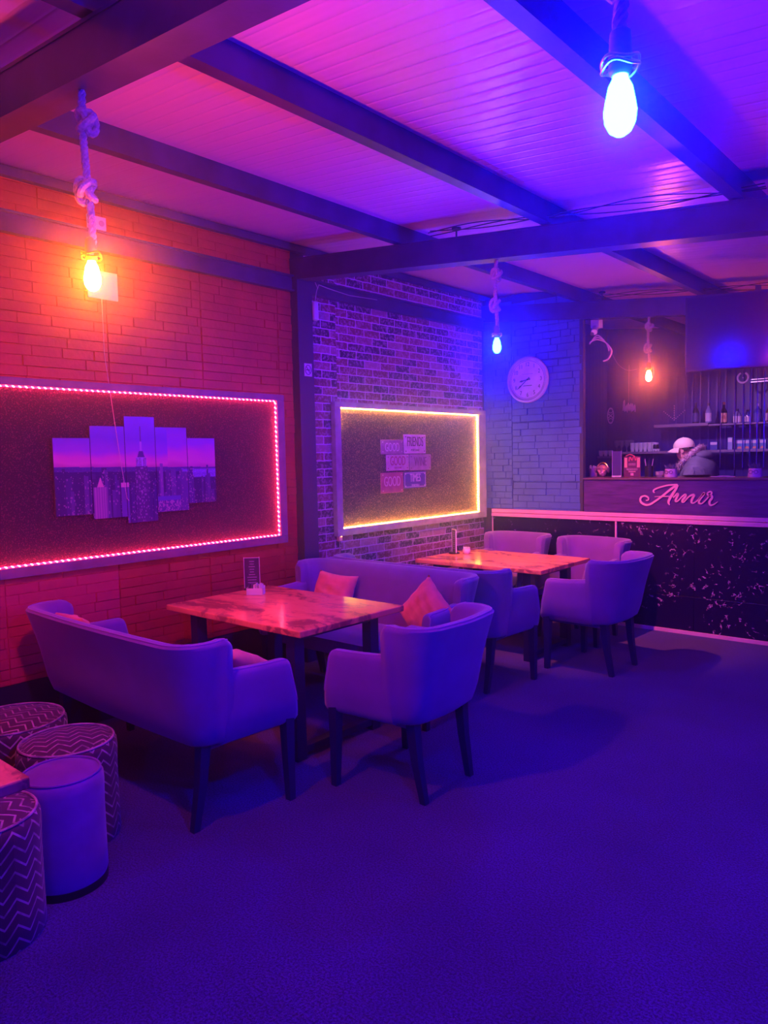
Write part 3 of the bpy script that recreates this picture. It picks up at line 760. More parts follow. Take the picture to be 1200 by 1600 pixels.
plate('mauve plate with cut corners reading WINE, in the middle row', 5.315, 5.640, 1.500, 1.650, (.52,.22,.50), (.24,.05,.22), 'WINE', None, .60, 0, None, .58, .52)
plate('crimson plate reading GOOD, lowest on the left', 4.905, 5.215, 1.305, 1.490, (.62,.07,.26), (.95,.50,.75), 'GOOD', None, .58, .002, None, .50, .54)
plate('indigo plate with pale border reading TIMES, lowest on the right', 5.228, 5.560, 1.335, 1.490, (.12,.07,.40), (.90,.60,.92), 'TIMES', 'VENEZUELA', .58, 0, True, .50, .60)

# ------------------------------------------------------------------ rope lamps
def rope_path(z0, z1, seed):
    r_ = random.Random(seed); n = 22; ph = r_.uniform(0, 6)
    return [Vector((.006*math.sin(i/n*5+ph), .005*math.sin(i/n*4+ph*2), z1+(z0-z1)*i/n)) for i in range(n+1)]
def knot(g, c, s=1.0, rr=.0115, seed=0):
    pts = []
    for i in range(40):
        a = 2*PI*i/40
        x = (.021+.010*math.cos(3*a))*math.cos(2*a); y = (.021+.010*math.cos(3*a))*math.sin(2*a); z = .022*math.sin(3*a)
        p = Matrix.Rotation(.6+seed, 3, 'Z') @ Matrix.Rotation(.5, 3, 'X') @ Vector((x, y, z))
        pts.append((c[0]+p.x*s, c[1]+p.y*s, c[2]+p.z*s*1.3))
    g.tube(pts, rr*s, 8, True)
def lamp(label, loc, ztop, c, seed, group='rope pendant lamps'):
    """loc = centre of the bulb, ztop = underside of the beam it hangs from"""
    L = ztop-loc[2]
    root = thing('rope_lamp', label, 'lamp', loc, 0, group)
    P_ = rope_path(L, .085, seed)
    g = G()
    for k in range(3):
        pts = []
        for i in range(len(P_)*4-3):
            f = i/4; a = int(f); b_ = min(a+1, len(P_)-1); q = P_[a].lerp(P_[b_], f-a)
            an = 2*PI*k/3+q.z*2*PI/.055
            pts.append(q+Vector((.0062*math.cos(an), .0062*math.sin(an), 0)))
        g.tube(pts, .0068, 6)
    rp = g.build('rope', ROPE, root, True)
    for kz in (.80, .36):
        g = G(); i = int((kz)*22); q = P_[22-i] if False else P_[min(22, int((1-kz)*22))]
        knot(g, (q.x, q.y, .085+(L-.085)*kz), 1.0, seed=kz*9); g.build('knot', ROPE, rp, True)
    G().lathe([(.010,.115), (.017,.108), (.019,.07), (.019,.046), (.014,.040)], n=16).build('socket', simple('socket_dark', (.25,.14,.08), .5), root, True)
    g = G()
    for k in range(2): g.tube([(.030*math.cos(2*PI*i/28), .030*math.sin(2*PI*i/28), .052+k*.010+.004*math.sin(2*PI*i/28*3+k)) for i in range(28)], .0028, 6, True)
    for k in range(5): an = 2*PI*k/5; g.tube([(.018*math.cos(an), .018*math.sin(an), .060), (.030*math.cos(an+.3), .030*math.sin(an+.3), .057)], .0022, 5)
    g.build('wire_ring', BRASS, root, True)
    bm_ = emit('bulb_glow', c, 1)
    prof = [(.012,.048), (.013,.036), (.020,.022), (.024,.002), (.027,-.016), (.025,-.034), (.018,-.048), (.008,-.055), (1e-6,-.056)]
    G().lathe(prof[::-1], n=18).build('bulb', bm_, root, True)
    return root
lamp('orange-glowing bulb on a knotted rope, above the stools and the skyline pictures', (2.078, 1.215, 2.235), 3.02-SLOPE*2.078, L_ORANGE, 1)
lamp('blue-glowing bulb on a knotted rope, big and bright against the ceiling', (3.85, 1.215, 2.20), 3.02-SLOPE*3.85, L_BLUE_NEAR, 2)
lamp('blue-glowing bulb on a knotted rope, beside the round wall clock', (1.85, 3.985, 2.315), 3.02-SLOPE*1.85, L_BLUE_CLOCK, 3)
lamp('amber-glowing bulb on a knotted rope, hanging in the bar opening', (1.76, 6.66, 2.32), 3.02-SLOPE*1.76, L_BAR, 4)
lamp('amber-glowing bulb on a knotted rope, added out of view right of the tables', (3.62, 3.985, 2.25), 3.02-SLOPE*3.62, L_ADDED_RIGHT, 5)
lamp('blue-glowing bulb on a knotted rope, added out of view at the rear', (2.3, -1.54, 2.25), 3.02-SLOPE*2.3, L_ADDED_REAR, 6)
lamp('violet-blue bulb on a knotted rope, added out of view at the rear right', (5.4, -1.54, 2.15), 3.02-SLOPE*5.4, L_ADDED_VIOLET, 7)
lamp('blue-glowing bulb on a knotted rope, added out of view on the far right', (5.9, 3.985, 2.15), 3.02-SLOPE*5.9, L_ADDED_FAR, 8)

def added_spot(label, loc, aim, c, w_, ang):  # spotlights added out of view to brighten the tables and bar shelves
    r = thing('spotlight', label, 'spotlight', loc, 0, 'added fill spotlights, unseen behind the beams')
    d = (Vector(aim)-Vector(loc)).normalized(); q = d.to_track_quat('-Z', 'Y')
    top = ceil_z(loc[0])-loc[2]
    G().lathe([(.03, 0), (.032, .012), (.02, .016)][::-1], n=16).tube([(0, 0, .0), (0, 0, -top+.02)], .006, 6).build('bracket', BLACK, r, True, loc=(0, 0, top-.02))
    h = G().lathe([(.022, .05), (.033, .04), (.036, -.045), (.032, -.045), (.030, -.02), (1e-6, -.018)], n=18).build('housing', BLACK, r, True); h.rotation_euler = q.to_euler()
    L = bpy.data.lights.new('added_spot_lamp', 'SPOT'); L.energy = w_; L.color = c; L.spot_size = math.radians(ang); L.spot_blend = .8; L.shadow_soft_size = .02
    lo = bpy.data.objects.new('added_spot_lamp', L); col.objects.link(lo); lo.parent = r; lo.rotation_euler = q.to_euler(); lo.location = d*.046
    return r
added_spot('added unseen spotlight behind the big far beam, aimed at the far table', (1.45, 4.13, 2.98), (1.15, 5.95, .75), (1, .17, .16), FILL_FAR, 66)
added_spot('added unseen spotlight behind the bar header, aimed at the shelves', (1.25, 6.80, 3.02), (1.6, 8.9, 1.35), (.8, .36, 1), FILL_BAR, 64)
added_spot('added unseen spotlight behind the near beam, aimed at the near table', (1.75, 1.40, 3.03), (1.02, 2.95, .75), (1, .10, .10), FILL_NEAR, 34)

# ------------------------------------------------------------------ clock
ck = thing('wall_clock', 'round cream wall clock with black numerals on the grey-blue stone wall', 'clock', (.548, YB-.004, 2.378))
R_ = .232
def disc_ring(g, prof, n=48):
    vs, fs = [], []; k = len(prof)
    for i in range(n):
        a = 2*PI*i/n
        for r_, d in prof: vs.append((r_*math.cos(a), -d, r_*math.sin(a)))
    for i in range(n):
        for q in range(k-1): fs.append((i*k+q, ((i+1) % n)*k+q, ((i+1) % n)*k+q+1, i*k+q+1))
    g.add(vs, fs)
g = G(); disc_ring(g, [(R_, 0), (R_, .025), (R_-.008, .036), (R_-.02, .038), (R_-.03, .030), (R_-.034, .018)]); g.build('rim', simple('clock_rim', (.62,.50,.70), .4), ck, True)
g = G(); disc_ring(g, [(R_-.03, .016), (1e-6, .016)]); g.build('dial', simple('clock_dial', (.90,.62,.86), .5, vary=.08, vs=14), ck)
CI = simple('clock_ink', (.06,.02,.08), .5)
nums = thing('tmp', '', ''); bpy.data.objects.remove(nums)
nm = G(); disc_ring(nm, [(R_-.041, .0165), (R_-.043, .0168)], 60); ncore = nm.build('minute_track', CI, ck)
for k in range(1, 13):
    a = PI/2-2*PI*k/12; text('numeral', str(k), .058, (.152*math.cos(a), -.018, .152*math.sin(a)), WB, CI, ck, .85, .0005)
g = G()
for k in range(60):
    a = 2*PI*k/60; x, z = .186*math.cos(a), .186*math.sin(a); g.box(x-.0018, x+.0018, -.0185, -.0165, z-.003, z+.003)
g.build('minute_dots', CI, ck)
g = G(); g.box(-.06, .06, -.0178, -.0165, .056, .058).box(-.05, .05, -.0178, -.0165, -.062, -.056); g.build('dial_line', CI, ck)
def hand(nm_, ang, l, w_, d):
    g = G(); dx, dz = math.cos(ang), math.sin(ang); nx, nz = -dz, dx
    pts = [(-.035,0), (-.03,w_*1.6), (0,w_*.7), (l*.55,w_), (l*.7,w_*1.8), (l,0), (l*.7,-w_*1.8), (l*.55,-w_), (0,-w_*.7), (-.03,-w_*1.6)]
    g.prism([(a*dx+b_*nx, a*dz+b_*nz) for a, b_ in pts], -d-.002, -d, 'y'); g.build(nm_, CI, ck)
hand('hour_hand', PI/2-2*PI*(8.65/12), .095, .006, .021); hand('minute_hand', PI/2-2*PI*(38.5/60), .150, .0045, .025)
g = G(); g.sphere((0, -.026, 0), .009, 10, 6); g.build('hub', CI, ck, True)

# ------------------------------------------------------------------ small things on the left wall and column
def socket_plate(label, loc, hy, hz, m, holes=True):
    r = thing('wall_socket', label, 'socket', loc)
    G().box(0, .012, -hy, hy, -hz, hz, .003).build('plate', m, r)
    if holes:
        for s in (-1, 1): G().prism([(s*hy*.5+.018*math.cos(a*PI/6), .018*math.sin(a*PI/6)) for a in range(12)], .012, .0135, 'x').build('outlet', simple('outlet_shade', (.5,.4,.5), .4), r)
socket_plate('white double socket high on the red wall, right of the orange lamp rope', (.014, 2.345, 3.10), .062, .040, PLASTIC_W)
socket_plate('plain square cover plate on the red wall, behind the orange bulb', (.014, 2.365, 2.725), .10, .085, simple('cream_plate', (.8,.5,.5), .5), False)
g = G(); g.tube([(.028, 2.352, 2.64), (.022, 2.355, 2.3), (.055, 2.362, 2.08), (.066, 2.375, 1.9), (.066, 2.41, 1.6), (.066, 2.438, 1.40), (.066, 2.45, 1.385)], .0022, 6)
tag(g.build('power_cable', simple('pale_cable', (.9,.6,.6), .5)), 'thin pale cable hanging from the square cover plate down over the pictures', 'cable')
ns = thing('no_smoking_sign', 'small square no smoking sticker on the steel column', 'sign', (.086, 4.02, 2.325))
G().box(0, .003, -.04, .04, -.05, .05).build('panel', simple('sticker_white', (.85,.65,.85), .4), ns)
g = G()
g.tube([(.004, .031*math.cos(2*PI*i/32), .036*math.sin(2*PI*i/32)) for i in range(32)], .0032, 6, True)
g.tube([(.004, -.021, .026), (.004, .021, -.026)], .003, 6); g.build('ban_ring', simple('sticker_ink', (.25,.03,.25), .4), ns)
g = G(); g.box(.003, .0045, -.022, .018, -.004, .003); g.tube([(.004, .014, .006), (.004, .018, .014), (.004, .013, .02)], .0015, 5); g.build('cigarette', CI, ns)
em = thing('emergency_lamp', 'small white cylinder lamp unit at the top of the steel column', 'lamp', (.105, 4.10, 2.80))
g = G().lathe([(.016, -.085), (.024, -.08), (.025, .0), (.024, .055), (.012, .062)], n=16); g.build('housing', simple('unit_white', (.7,.6,.85), .35), em, True)
G().box(-.02, -.016, -.012, .012, -.03, .03).build('bracket', BLACK, em)
g = G(); g.tube([(.105, 4.10, 2.865), (.11, 4.11, 2.93), (.115, 4.12, 2.97), (.11, 4.10, 3.01)], .003, 6); g.tube([(.115, 4.12, 2.96), (.10, 4.15, 3.0), (.06, 4.3, 3.0), (.05, 4.55, 2.985), (.05, 4.9, 3.0)], .003, 6)
tag(g.build('thin_cable', simple('grey_cable', (.6,.4,.6), .5)), 'thin forked cable above the small lamp unit on the column', 'cable')
pa = thing('power_adapter', 'small glowing power adapter under the lower left corner of the yellow panel', 'adapter', (.012, 4.385, .955))
G().box(0, .03, -.02, .02, -.025, .03, .004).build('case', simple('adapter_case', (.9,.6,.5), .4), pa)
g = G().sphere((.034, .004, .02), .006, 8, 6); g.build('indicator_light', emit('indicator', (30, 8, 2), 1), pa)
g = G(); g.tube([(.012, 0, -.025), (.010, .004, -.1), (.010, .0, -.3)], .003, 6); g.build('cord', simple('adapter_cord', (.7,.45,.5), .5), pa)
# cables lying in the gap above the far beam and the bar beam
for i_, (yc, xa, xb, lab) in enumerate(((3.90, 1.4, 3.4, 'black cables sagging along the top of the big beam across the room'), (6.57, 1.3, 3.4, 'black cables along the top of the beam over the bar'))):
    g = G(); rnd = random.Random(i_+5)
    for k in range(3):
        pts = []
        for j in range(26):
            x = xa+(xb-xa)*j/25; pts.append((x, yc+.015*math.sin(x*5+k*2), 3.195-SLOPE*x+.015+.018*math.sin(x*(4+k)+k*1.7)+.008*k))
        g.tube(pts, .0032, 6)
    tag(g.build('cable_run', PLASTIC_B, None, True), lab, 'cable')

# ------------------------------------------------------------------ television
tv = thing('television', 'large dark flat television hung over the bar opening, reflecting blue light', 'television', (2.30, 6.03, 2.25), math.radians(15.2)); tv.rotation_euler = (math.radians(4.1), 0, math.radians(15.2))
TW, TH = 1.02, .575
G().box(0, TW, 0, .035, 0, TH, .004).build('casing', simple('tv_casing', (.012,.004,.06), .35), tv)
G().box(.012, TW-.012, -.0015, .0, .016, TH-.012).build('screen', simple('tv_screen', (.015,.003,.09), .14), tv)
g = G().box(TW/2-.02, TW/2+.02, .06, .10, .2, .62).box(TW/2-.12, TW/2+.12, .035, .06, .2, .44); g.build('hanging_bracket', BLACK, tv)

# ------------------------------------------------------------------ bar room contents
su = thing('back_shelf', 'long dark shelf unit with two boards and steel rods behind the bar', 'shelf', (0, 9.4, 0))
SHM = simple('shelf_board', (.30,.22,.36), .35)
G().box(.26, 4.2, -.14, .14, 1.605, 1.635, .002).build('lower_board', SHM, su)
G().box(1.46, 4.2, -.12, .14, 1.925, 1.945, .002).build('upper_board', SHM, su)
G().box(.80, 1.455, -.12, .14, 1.93, 1.965, .002).build('upper_board', SHM, su)
for x in (1.605, 1.765, 1.855, 1.93, 2.005, 2.08, 2.17, 2.3):
    G().tube([(x, -.145, 1.42), (x, -.145, 2.95)], .0065, 8).build('rod', CHROME, su, True)
G().box(1.93, 2.6, -.15, -.14, 2.40, 2.412).box(1.93, 2.6, -.15, -.14, 2.43, 2.438).build('cross_rail', CHROME, su)
ls = thing('side_shelf', 'short low wall shelf in the corner behind the bar, carrying white cups', 'shelf', (.17, 9.45, 0))
G().box(-.15, .08, -.12, .18, 1.56, 1.585, .002).build('board', SHM, ls)
G().box(-.15, .18, -.11, -.09, 1.40, 1.56).build('cabinet_front', simple('cab', (.12,.08,.2), .4), ls)
# workbench below
wb = thing('back_counter', 'dark work counter under the shelves behind the bar', 'counter', (0, 9.25, 0))
G().box(.02, 4.2, -.3, .38, .86, .90, .003).build('worktop', simple('worktop', (.08,.06,.12), .3), wb)
G().box(.02, 4.2, -.27, .38, 0, .86).build('cabinet_body', DARKWALL, wb)

def cup(label, loc, r_=.035, h=.06, m=PLASTIC_W, group='white cups behind the bar'):
    g = G().lathe([(r_*.65, 0), (r_*.9, h*.35), (r_, h), (r_*.93, h), (r_*.82, h*.35), (1e-6, h*.1)], n=16)
    o = g.build('cup', m, None, True); o.location = loc; return tag(o, label, 'cup', group)
for k, (x, z) in enumerate(((.05,1.585), (.115,1.585), (.18,1.585))): cup('small white cup in the row on the short corner shelf', (x, 9.38, z), .031, .075)
for k in range(6):
    x = .49+k*.056; c_ = cup('white paper cup in the standing row on the lower shelf, nearest the corner', (x, 9.36, 1.635), .030, .115, group='tall white cups on the lower shelf')
for k in range(6):
    g = G().lathe([(.028, 0), (.006, .006), (.005, .05), (.030, .085), (.034, .15), (.032, .15), (.027, .088), (1e-6, .06)], n=12)
    o = g.build('wine_glass', glass('clear_glass', (.85,.8,1)), None, True); o.location = (.30+k*.034, 9.31+.07*(k % 2), 1.635); tag(o, 'clear stemmed glass crowded together above the corner shelf', 'glass', 'stemmed glasses by the corner shelf')
def bottle(kind, lab, x, h, body, labc, cap, z=1.945, y=9.35, r_=.036, txt=None):
    root = thing('bottle', lab, 'bottle', (x, y, z), 0, 'bottles on the upper shelf')
    hb = h*.58
    G().lathe([(r_*.96, 0), (r_, .006), (r_, hb), (r_*.75, hb+.02), (.014, hb+.045), (.013, h-.02), (.013, h-.018)], n=20).build('glass_body', body, root, True)
    G().lathe([(.0155, h-.03), (.0155, h), (.012, h+.002)], n=14).build('cap', cap, root, True)
    o = G().lathe([(r_+.001, hb*.12), (r_+.001, hb*.86)], n=20).build('paper_label', simple('lab', labc, .6), root, True)
    if txt:
        text('lettering', txt, hb*.42, (0, -r_-.0025, hb*.5), WB, simple('label_ink', (.5,.02,.02), .5), root, .8, .0006)
BG_DARK = simple('bottle_dark', (.03,.02,.06), .12); BG_CLEAR = simple('bottle_clear', (.30,.26,.55), .1); BG_AMB = simple('bottle_amber', (.25,.07,.08), .12); BG_BLUE = simple('bottle_blue', (.08,.08,.45), .12)
CAPD = simple('cap_dark', (.05,.03,.08), .3); CAPW = simple('cap_white', (.75,.65,.85), .4); CAPR = simple('cap_red', (.7,.08,.08), .4)
bottle(0, 'dark slim bottle first in the row on the upper shelf, with hardly any label', 1.287, .25, BG_DARK, (.10,.08,.30), CAPD, 1.965)
bottle(1, 'clear bottle with a wide pale label and dark band, second in the shelf row', 1.438, .235, BG_CLEAR, (.75,.62,.80), CAPD, 1.965)
bottle(2, 'bottle with a red and cream label and gold neck, under the television corner', 1.614, .255, BG_DARK, (.98,.55,.35), BRASS, txt='J·B')
bottle(3, 'squat bottle with a large white label, fourth in the shelf row', 1.765, .165, BG_CLEAR, (.92,.78,.85), CAPD, r_=.045)
bottle(4, 'small bottle with a white label, right under the white ring', 1.878, .150, BG_BLUE, (.88,.72,.85), CAPD, r_=.032)
bottle(5, 'blue bottle with a dark blue label, sixth in the shelf row', 1.988, .215, BG_BLUE, (.14,.12,.50), CAPW, r_=.042)
bottle(6, 'bottle with a cream label at the edge of the picture', 2.108, .20, BG_AMB, (.9,.7,.75), CAPR)
def carton(name, lab, x, w_, h, c, band, y=9.33, z=1.635, cat='box', group='boxes on the lower shelf', d=.05):
    root = thing(name, lab, cat, (x, y, z), 0, group)
    G().box(-w_/2, w_/2, -d/2, d/2, 0, h, .002).build('carton', simple('carton_'+name, c, .5), root)
    G().box(-w_/2+.004, w_/2-.004, -d/2-.0015, -d/2, h*.62, h*.92).build('front_panel', simple('carton_b', band, .5), root)
    return root
for k, x in enumerate((1.803, 1.883, 1.968, 2.055)):
    c_ = carton('tea_box', 'blue tea box with a white top label, %s' % ['left end of the row of four', 'second in the row, under the ring', 'third in the row, with a folded lid', 'last of the row at the picture edge'][k], x, .074, .112, (.12,.28,.62), (.85,.75,.90), group='row of blue boxes on the lower shelf')
    g = G().prism([(-.028,.008), (.028,.008), (.02,.034), (-.012,.034)], -.0265, -.0255, 'y'); g.build('emblem', simple('orange_mark', (.85,.35,.22), .5), c_)
carton('coffee_box', 'dark blue box with a white flap on the lower shelf, behind the capped person', 1.515, .085, .10, (.10,.10,.45), (.90,.78,.88))
carton('milk_carton', 'tall white and blue carton alone on the lower shelf', 1.70, .052, .145, (.35,.42,.75), (.92,.85,.95))
carton('tin_box', 'low pale tin on the lower shelf, just behind the fur hood', 1.38, .085, .06, (.42,.34,.62), (.5,.4,.68))
j = thing('coffee_jar', 'dark jar with pale lid on the lower shelf beside the paper cups', 'jar', (.80, 9.35, 1.635))
G().lathe([(.034, .0), (.036, .01), (.036, .07), (.03, .085)], n=18).build('body', BG_DARK, j, True); G().lathe([(.032, .086), (.032, .108), (.02, .112)], n=18).build('lid', CAPW, j, True)
for k in range(4):
    cup('tiny white bowl in front of the dark jar on the lower shelf', (.76+k*.032, 9.29, 1.635), .016, .03, group='tiny bowls before the jar')
# wall decorations
an = thing('anchor_ornament', 'small beaded anchor ornament on the wall above the short shelf', 'ornament', (.93, 9.62, 2.12))
g = G()
for k in range(7): g.sphere((0, 0, -.09+k*.03), .008, 8, 5)
for s in (-1, 1):
    for k in range(1, 7): g.sphere((s*.022*k, 0, -.09+.019*k), .007, 8, 5)
g.build('beads', simple('bead_white', (.9,.7,.9), .4), an, True)
G().tube([(0, .012, -.09), (0, .012, .09)], .003, 6).build('rod', BRASS, an)
ri = thing('ring_ornament', 'white open ring hanging on the rods below the television', 'ornament', (1.852, 9.24, 2.462))
g = G(); g.tube([(.058*math.cos(math.radians(115+310*i/30)), 0, .058*math.sin(math.radians(115+310*i/30))) for i in range(31)], .011, 8); g.build('ring', simple('ring_white', (.85,.7,.95), .4), ri, True)
g = G().sphere((0, 0, 0), .008, 8, 6); g.build('centre_bead', simple('ring_bead', (.85,.7,.95), .4), ri)
ov = thing('oval_ornament', 'oval white openwork ornament in the corner of the bar wall', 'ornament', (.075, 9.62, 2.13))
g = G(); g.tube([(.042*math.cos(2*PI*i/28), 0, .105*math.sin(2*PI*i/28)) for i in range(28)], .007, 6, True)
g.tube([(.03*math.cos(2*PI*i/16), 0, .065+.028*math.sin(2*PI*i/16)) for i in range(16)], .006, 6, True); g.tube([(.03*math.cos(2*PI*i/16), 0, -.065+.028*math.sin(2*PI*i/16)) for i in range(16)], .006, 6, True); g.tube([(-.035, 0, .03), (.035, 0, -.03)], .008, 6); g.tube([(-.035, 0, -.03), (.035, 0, .03)], .006, 6)
g.build('openwork', simple('white_openwork', (.85,.62,.9), .4), ov, True)
hd = thing('hand_lettering_ornament', 'white scribbled hanging ornament on a cord, under the amber lamp', 'ornament', (.345, 9.60, 2.235))
g = G(); zz_ = [(-.085,-.05), (-.07,.09), (-.06,-.06), (-.035,.03), (-.03,-.07), (-.01,.05), (0,-.055), (.02,.04), (.028,-.07), (.045,.035), (.05,-.06), (.075,.02), (.08,-.075)]
g.tube([(a, 0, b_) for a, b_ in catmull(zz_, 4)], .009, 6); g.build('scroll', simple('white_scroll', (.9,.68,.9), .4), hd, True)
G().tube([(-.01, .0, .06), (-.005, 0, .55)], .002, 5).build('cord', simple('pale_cord', (.6,.4,.6), .5), hd)

# security camera with cables in the bar opening
sc_ = thing('security_camera', 'small white bullet security camera under the beam end in the bar opening', 'camera', (1.19, 6.80, 2.80))
G().box(-.045, .045, -.03, .05, .03, .12, .004).build('mount', PLASTIC_W, sc_)
G().lathe([(.022, 0), (.03, .006), (.03, .09), (.022, .096)], n=18).build('body', PLASTIC_W, sc_, True, loc=(.0, -.02, .03), rot=(math.radians(125), 0, .3))
G().lathe([(.018, 0), (.018, .008)], n=16).build('lens', PLASTIC_B, sc_, True, loc=(0.0, -.088, -.032), rot=(math.radians(125), 0, .3))
g = G()
for k in range(3): g.tube(catmull([(1.13, 6.78, 2.70-.01*k), (1.20, 6.80, 2.72+.02*k), (1.28, 6.82, 2.68), (1.31, 6.82, 2.62-.01*k)], 6), .006, 6)
g.tube(catmull([(1.29, 6.82, 2.67), (1.33, 6.83, 2.60), (1.30, 6.83, 2.53), (1.25, 6.82, 2.51)], 6), .009, 6); g.tube(catmull([(1.31, 6.83, 2.63), (1.38, 6.85, 2.48), (1.46, 6.88, 2.41), (1.55, 6.9, 2.41)], 6), .0016, 5)
tag(g.build('cable_bundle', simple('mauve_cable', (.6,.4,.65), .5), None, True), 'tangle of pale cables below the security camera', 'cable')

# things on the counter (z 1.39)
CZ = 1.39
b1 = thing('candy_cup', 'pink cup full of white marshmallows at the left end of the counter', 'cup', (1.045, 6.92, CZ)); b1.location = (1.17+.0, 6.93, CZ)
b1.location = (1.065, 7.0, CZ)
G().lathe([(.036, 0), (.046, .085), (.043, .085), (.034, .01), (1e-6, .01)], n=20).build('cup_body', simple('pink_cup', (.85,.40,.62), .5), b1, True)
g = G(); rnd = random.Random(8)
for k in range(12): g.sphere((rnd.uniform(-.03,.03), rnd.uniform(-.03,.03), .085+rnd.uniform(-.005,.018)), .012, 8, 5)
tag(g.build('marshmallow_filling', PLASTIC_W, b1, True))
G().box(-.06, .12, -.12, .12, -.02, 0).build('saucer_board', simple('counter_end', (.16,.09,.14), .3), b1)
sk = thing('skull_ornament', 'metallic skull ornament wearing headphones on the bar counter', 'ornament', (1.195, 6.93, CZ))
SKM = simple('skull_metal', (.85,.50,.55), .3, .5)
bm = bmesh.new(); bmesh.ops.create_uvsphere(bm, u_segments=20, v_segments=14, radius=.055)
for v_ in bm.verts:
    x, y, z = v_.co
    if z < -.01: v_.co.x *= .78; v_.co.z = -.01+(z+.01)*1.25; v_.co.y *= .9
    for sx in (-1, 1):
        d2 = (x-sx*.02)**2+(z-.0)**2
        if y < 0 and d2 < .00022: v_.co.y += .022
    if y < 0 and x*x+(z+.025)**2 < .00007: v_.co.y += .012
g = G(); g.bm(bm, Matrix.Translation((0, 0, .066))); g.build('skull', SKM, sk, True)
g = G(); g.tube([(.060*math.cos(PI*i/16), 0, .072+.066*math.sin(PI*i/16)) for i in range(17)], .0065, 8); g.build('headband', BRASS, sk, True)
for s in (-1, 1): G().lathe([(.006, 0), (.026, .002), (.028, .012), (.018, .02)], n=16).build('ear_cup', simple('ear_cup_dark', (.2,.1,.2), .4), sk, True, loc=(s*.056, 0, .065), rot=(0, s*PI/2, 0))
m_ = thing('counter_menu_stand', 'tall narrow dark menu holder on the bar counter, between the skull and the card', 'menu stand', (1.355, 6.90, CZ), .35)
G().box(-.045, .045, -.04, .04, 0, .012, .002).build('base', PLASTIC_W, m_); G().box(-.04, .04, -.003, .003, .012, .25, .001).build('card', simple('dark_card', (.07,.04,.16), .4), m_)
G().box(.04, .044, -.006, .006, .012, .255).box(-.044, -.04, -.006, .006, .012, .255).build('holder', simple('edge_lilac', (.5,.35,.7), .3), m_)
rc_ = thing('reserved_card', 'salmon and maroon stand-up advertising card on the bar counter', 'card', (1.51, 6.90, CZ), 0)
G().box(-.083, .083, -.004, .004, 0, .195, .002).build('board', simple('maroon_card', (.16,.03,.12), .5), rc_)
g = G().box(-.076, -.048, -.006, -.004, .09, .185).box(.048, .076, -.006, -.004, .09, .185); g.build('side_strip', simple('salmon', (.95,.42,.38), .5), rc_)
text('lettering', 'RESERVED', .026, (0, -.006, .072), WB, simple('card_pink', (.9,.5,.7), .5), rc_, .95, .0005)
g = G()
for z in (.112, .124, .045, .052): g.box(-.035, .035, -.006, -.004, z, z+.005)
g.box(-.015, .015, -.006, -.004, .012, .036); g.build('print_lines', simple('card_pink2', (.8,.4,.55), .5), rc_)
g = G(); g.tube(catmull([(-.03,-.006,.15),(-.02,-.006,.19),(0,-.006,.16),(.02,-.006,.2),(.035,-.006,.16),(.05,-.006,.19)], 6), .006, 6); g.tube(catmull([(-.06,-.006,.20),(-.02,-.006,.215),(.02,-.006,.20)], 6), .005, 6); g.build('red_emblem', simple('emblem_red', (.85,.15,.22), .5), rc_)
pc = thing('pen_cup', 'black cup of pens beside the advertising card', 'cup', (1.665, 6.92, CZ))
G().lathe([(.040, 0), (.040, .105), (.036, .105), (.036, .01), (1e-6, .01)], n=20).build('cup_body', PLASTIC_B, pc, True)
for k, (x, y, tx) in enumerate(((-.02,0,-.12), (.012,.01,.15), (.0,-.015,.05), (-.01,.02,-.3))): G().tube([(0,0,0), (0,0,.16)], .0035, 6).build('pen', CAPW if k < 2 else CAPD, pc, loc=(x, y, .012), rot=(0, tx, 0))
gl = thing('glass_dish', 'low cut-glass dish sparkling beside the potted plant', 'dish', (1.768, 6.93, CZ))
G().lathe([(.03, 0), (.045, .02), (.046, .05), (.042, .05), (.036, .022), (1e-6, .012)], n=9).build('dish', simple('cut_glass', (.85,.8,1.), .08, .6), gl)
def pot(label, loc):
    r = thing('potted_succulent', label, 'plant', loc, 0, 'bespectacled plant pots on the counter')
    n = 4; P_ = simple('pot_lilac', (.85,.60,.88), .45)
    G().lathe([(.056, 0), (.058, .004), (.050, .075), (.045, .075), (.044, .03), (1e-6, .03)], n=28).build('pot', P_, r, True)
    g = G()
    for s in (-1, 1): g.tube([(s*.021+.015*math.cos(2*PI*i/20), -.058+.004*math.cos(2*PI*i/20)*s*0, .045+.014*math.sin(2*PI*i/20)) for i in range(20)], .0022, 6, True)
    g.tube([(-.006, -.058, .048), (.006, -.058, .048)], .002, 5); g.build('spectacles', simple('specs', (.1,.03,.15), .4), r, True)
    g = G(); rn = random.Random(3)
    for k in range(60):
        a = rn.uniform(0, 2*PI); el = rn.uniform(.4, 1.5); L_ = rn.uniform(.03,.06); bx, by = rn.uniform(-.03,.03), rn.uniform(-.03,.03)
        d = Vector((math.cos(a)*math.cos(el), math.sin(a)*math.cos(el), math.sin(el)))
        b0 = Vector((bx, by, .07)); g.tube([b0, b0+d*L_*.5, b0+d*L_], [.003,.004,.001], 5)
    g.build('foliage', simple('succulent', (.12,.16,.28), .5, vary=.4, vs=60), r)
    return r
pot('small plant in a lilac spectacled pot in front of the capped person', (1.878, 6.90, CZ))
pot('small plant in a lilac spectacled pot alone at the picture edge end of the counter', (2.600, 6.90, CZ))
tr = G().lathe([(.10, 0), (.125, .012), (.12, .014), (.095, .004), (1e-6, .004)], n=30).build('tray', PLASTIC_B, None, True); tr.location = (2.09, 6.97, CZ); tag(tr, 'flat dark round tray on the counter in front of the person', 'tray')
rnd = random.Random(6)
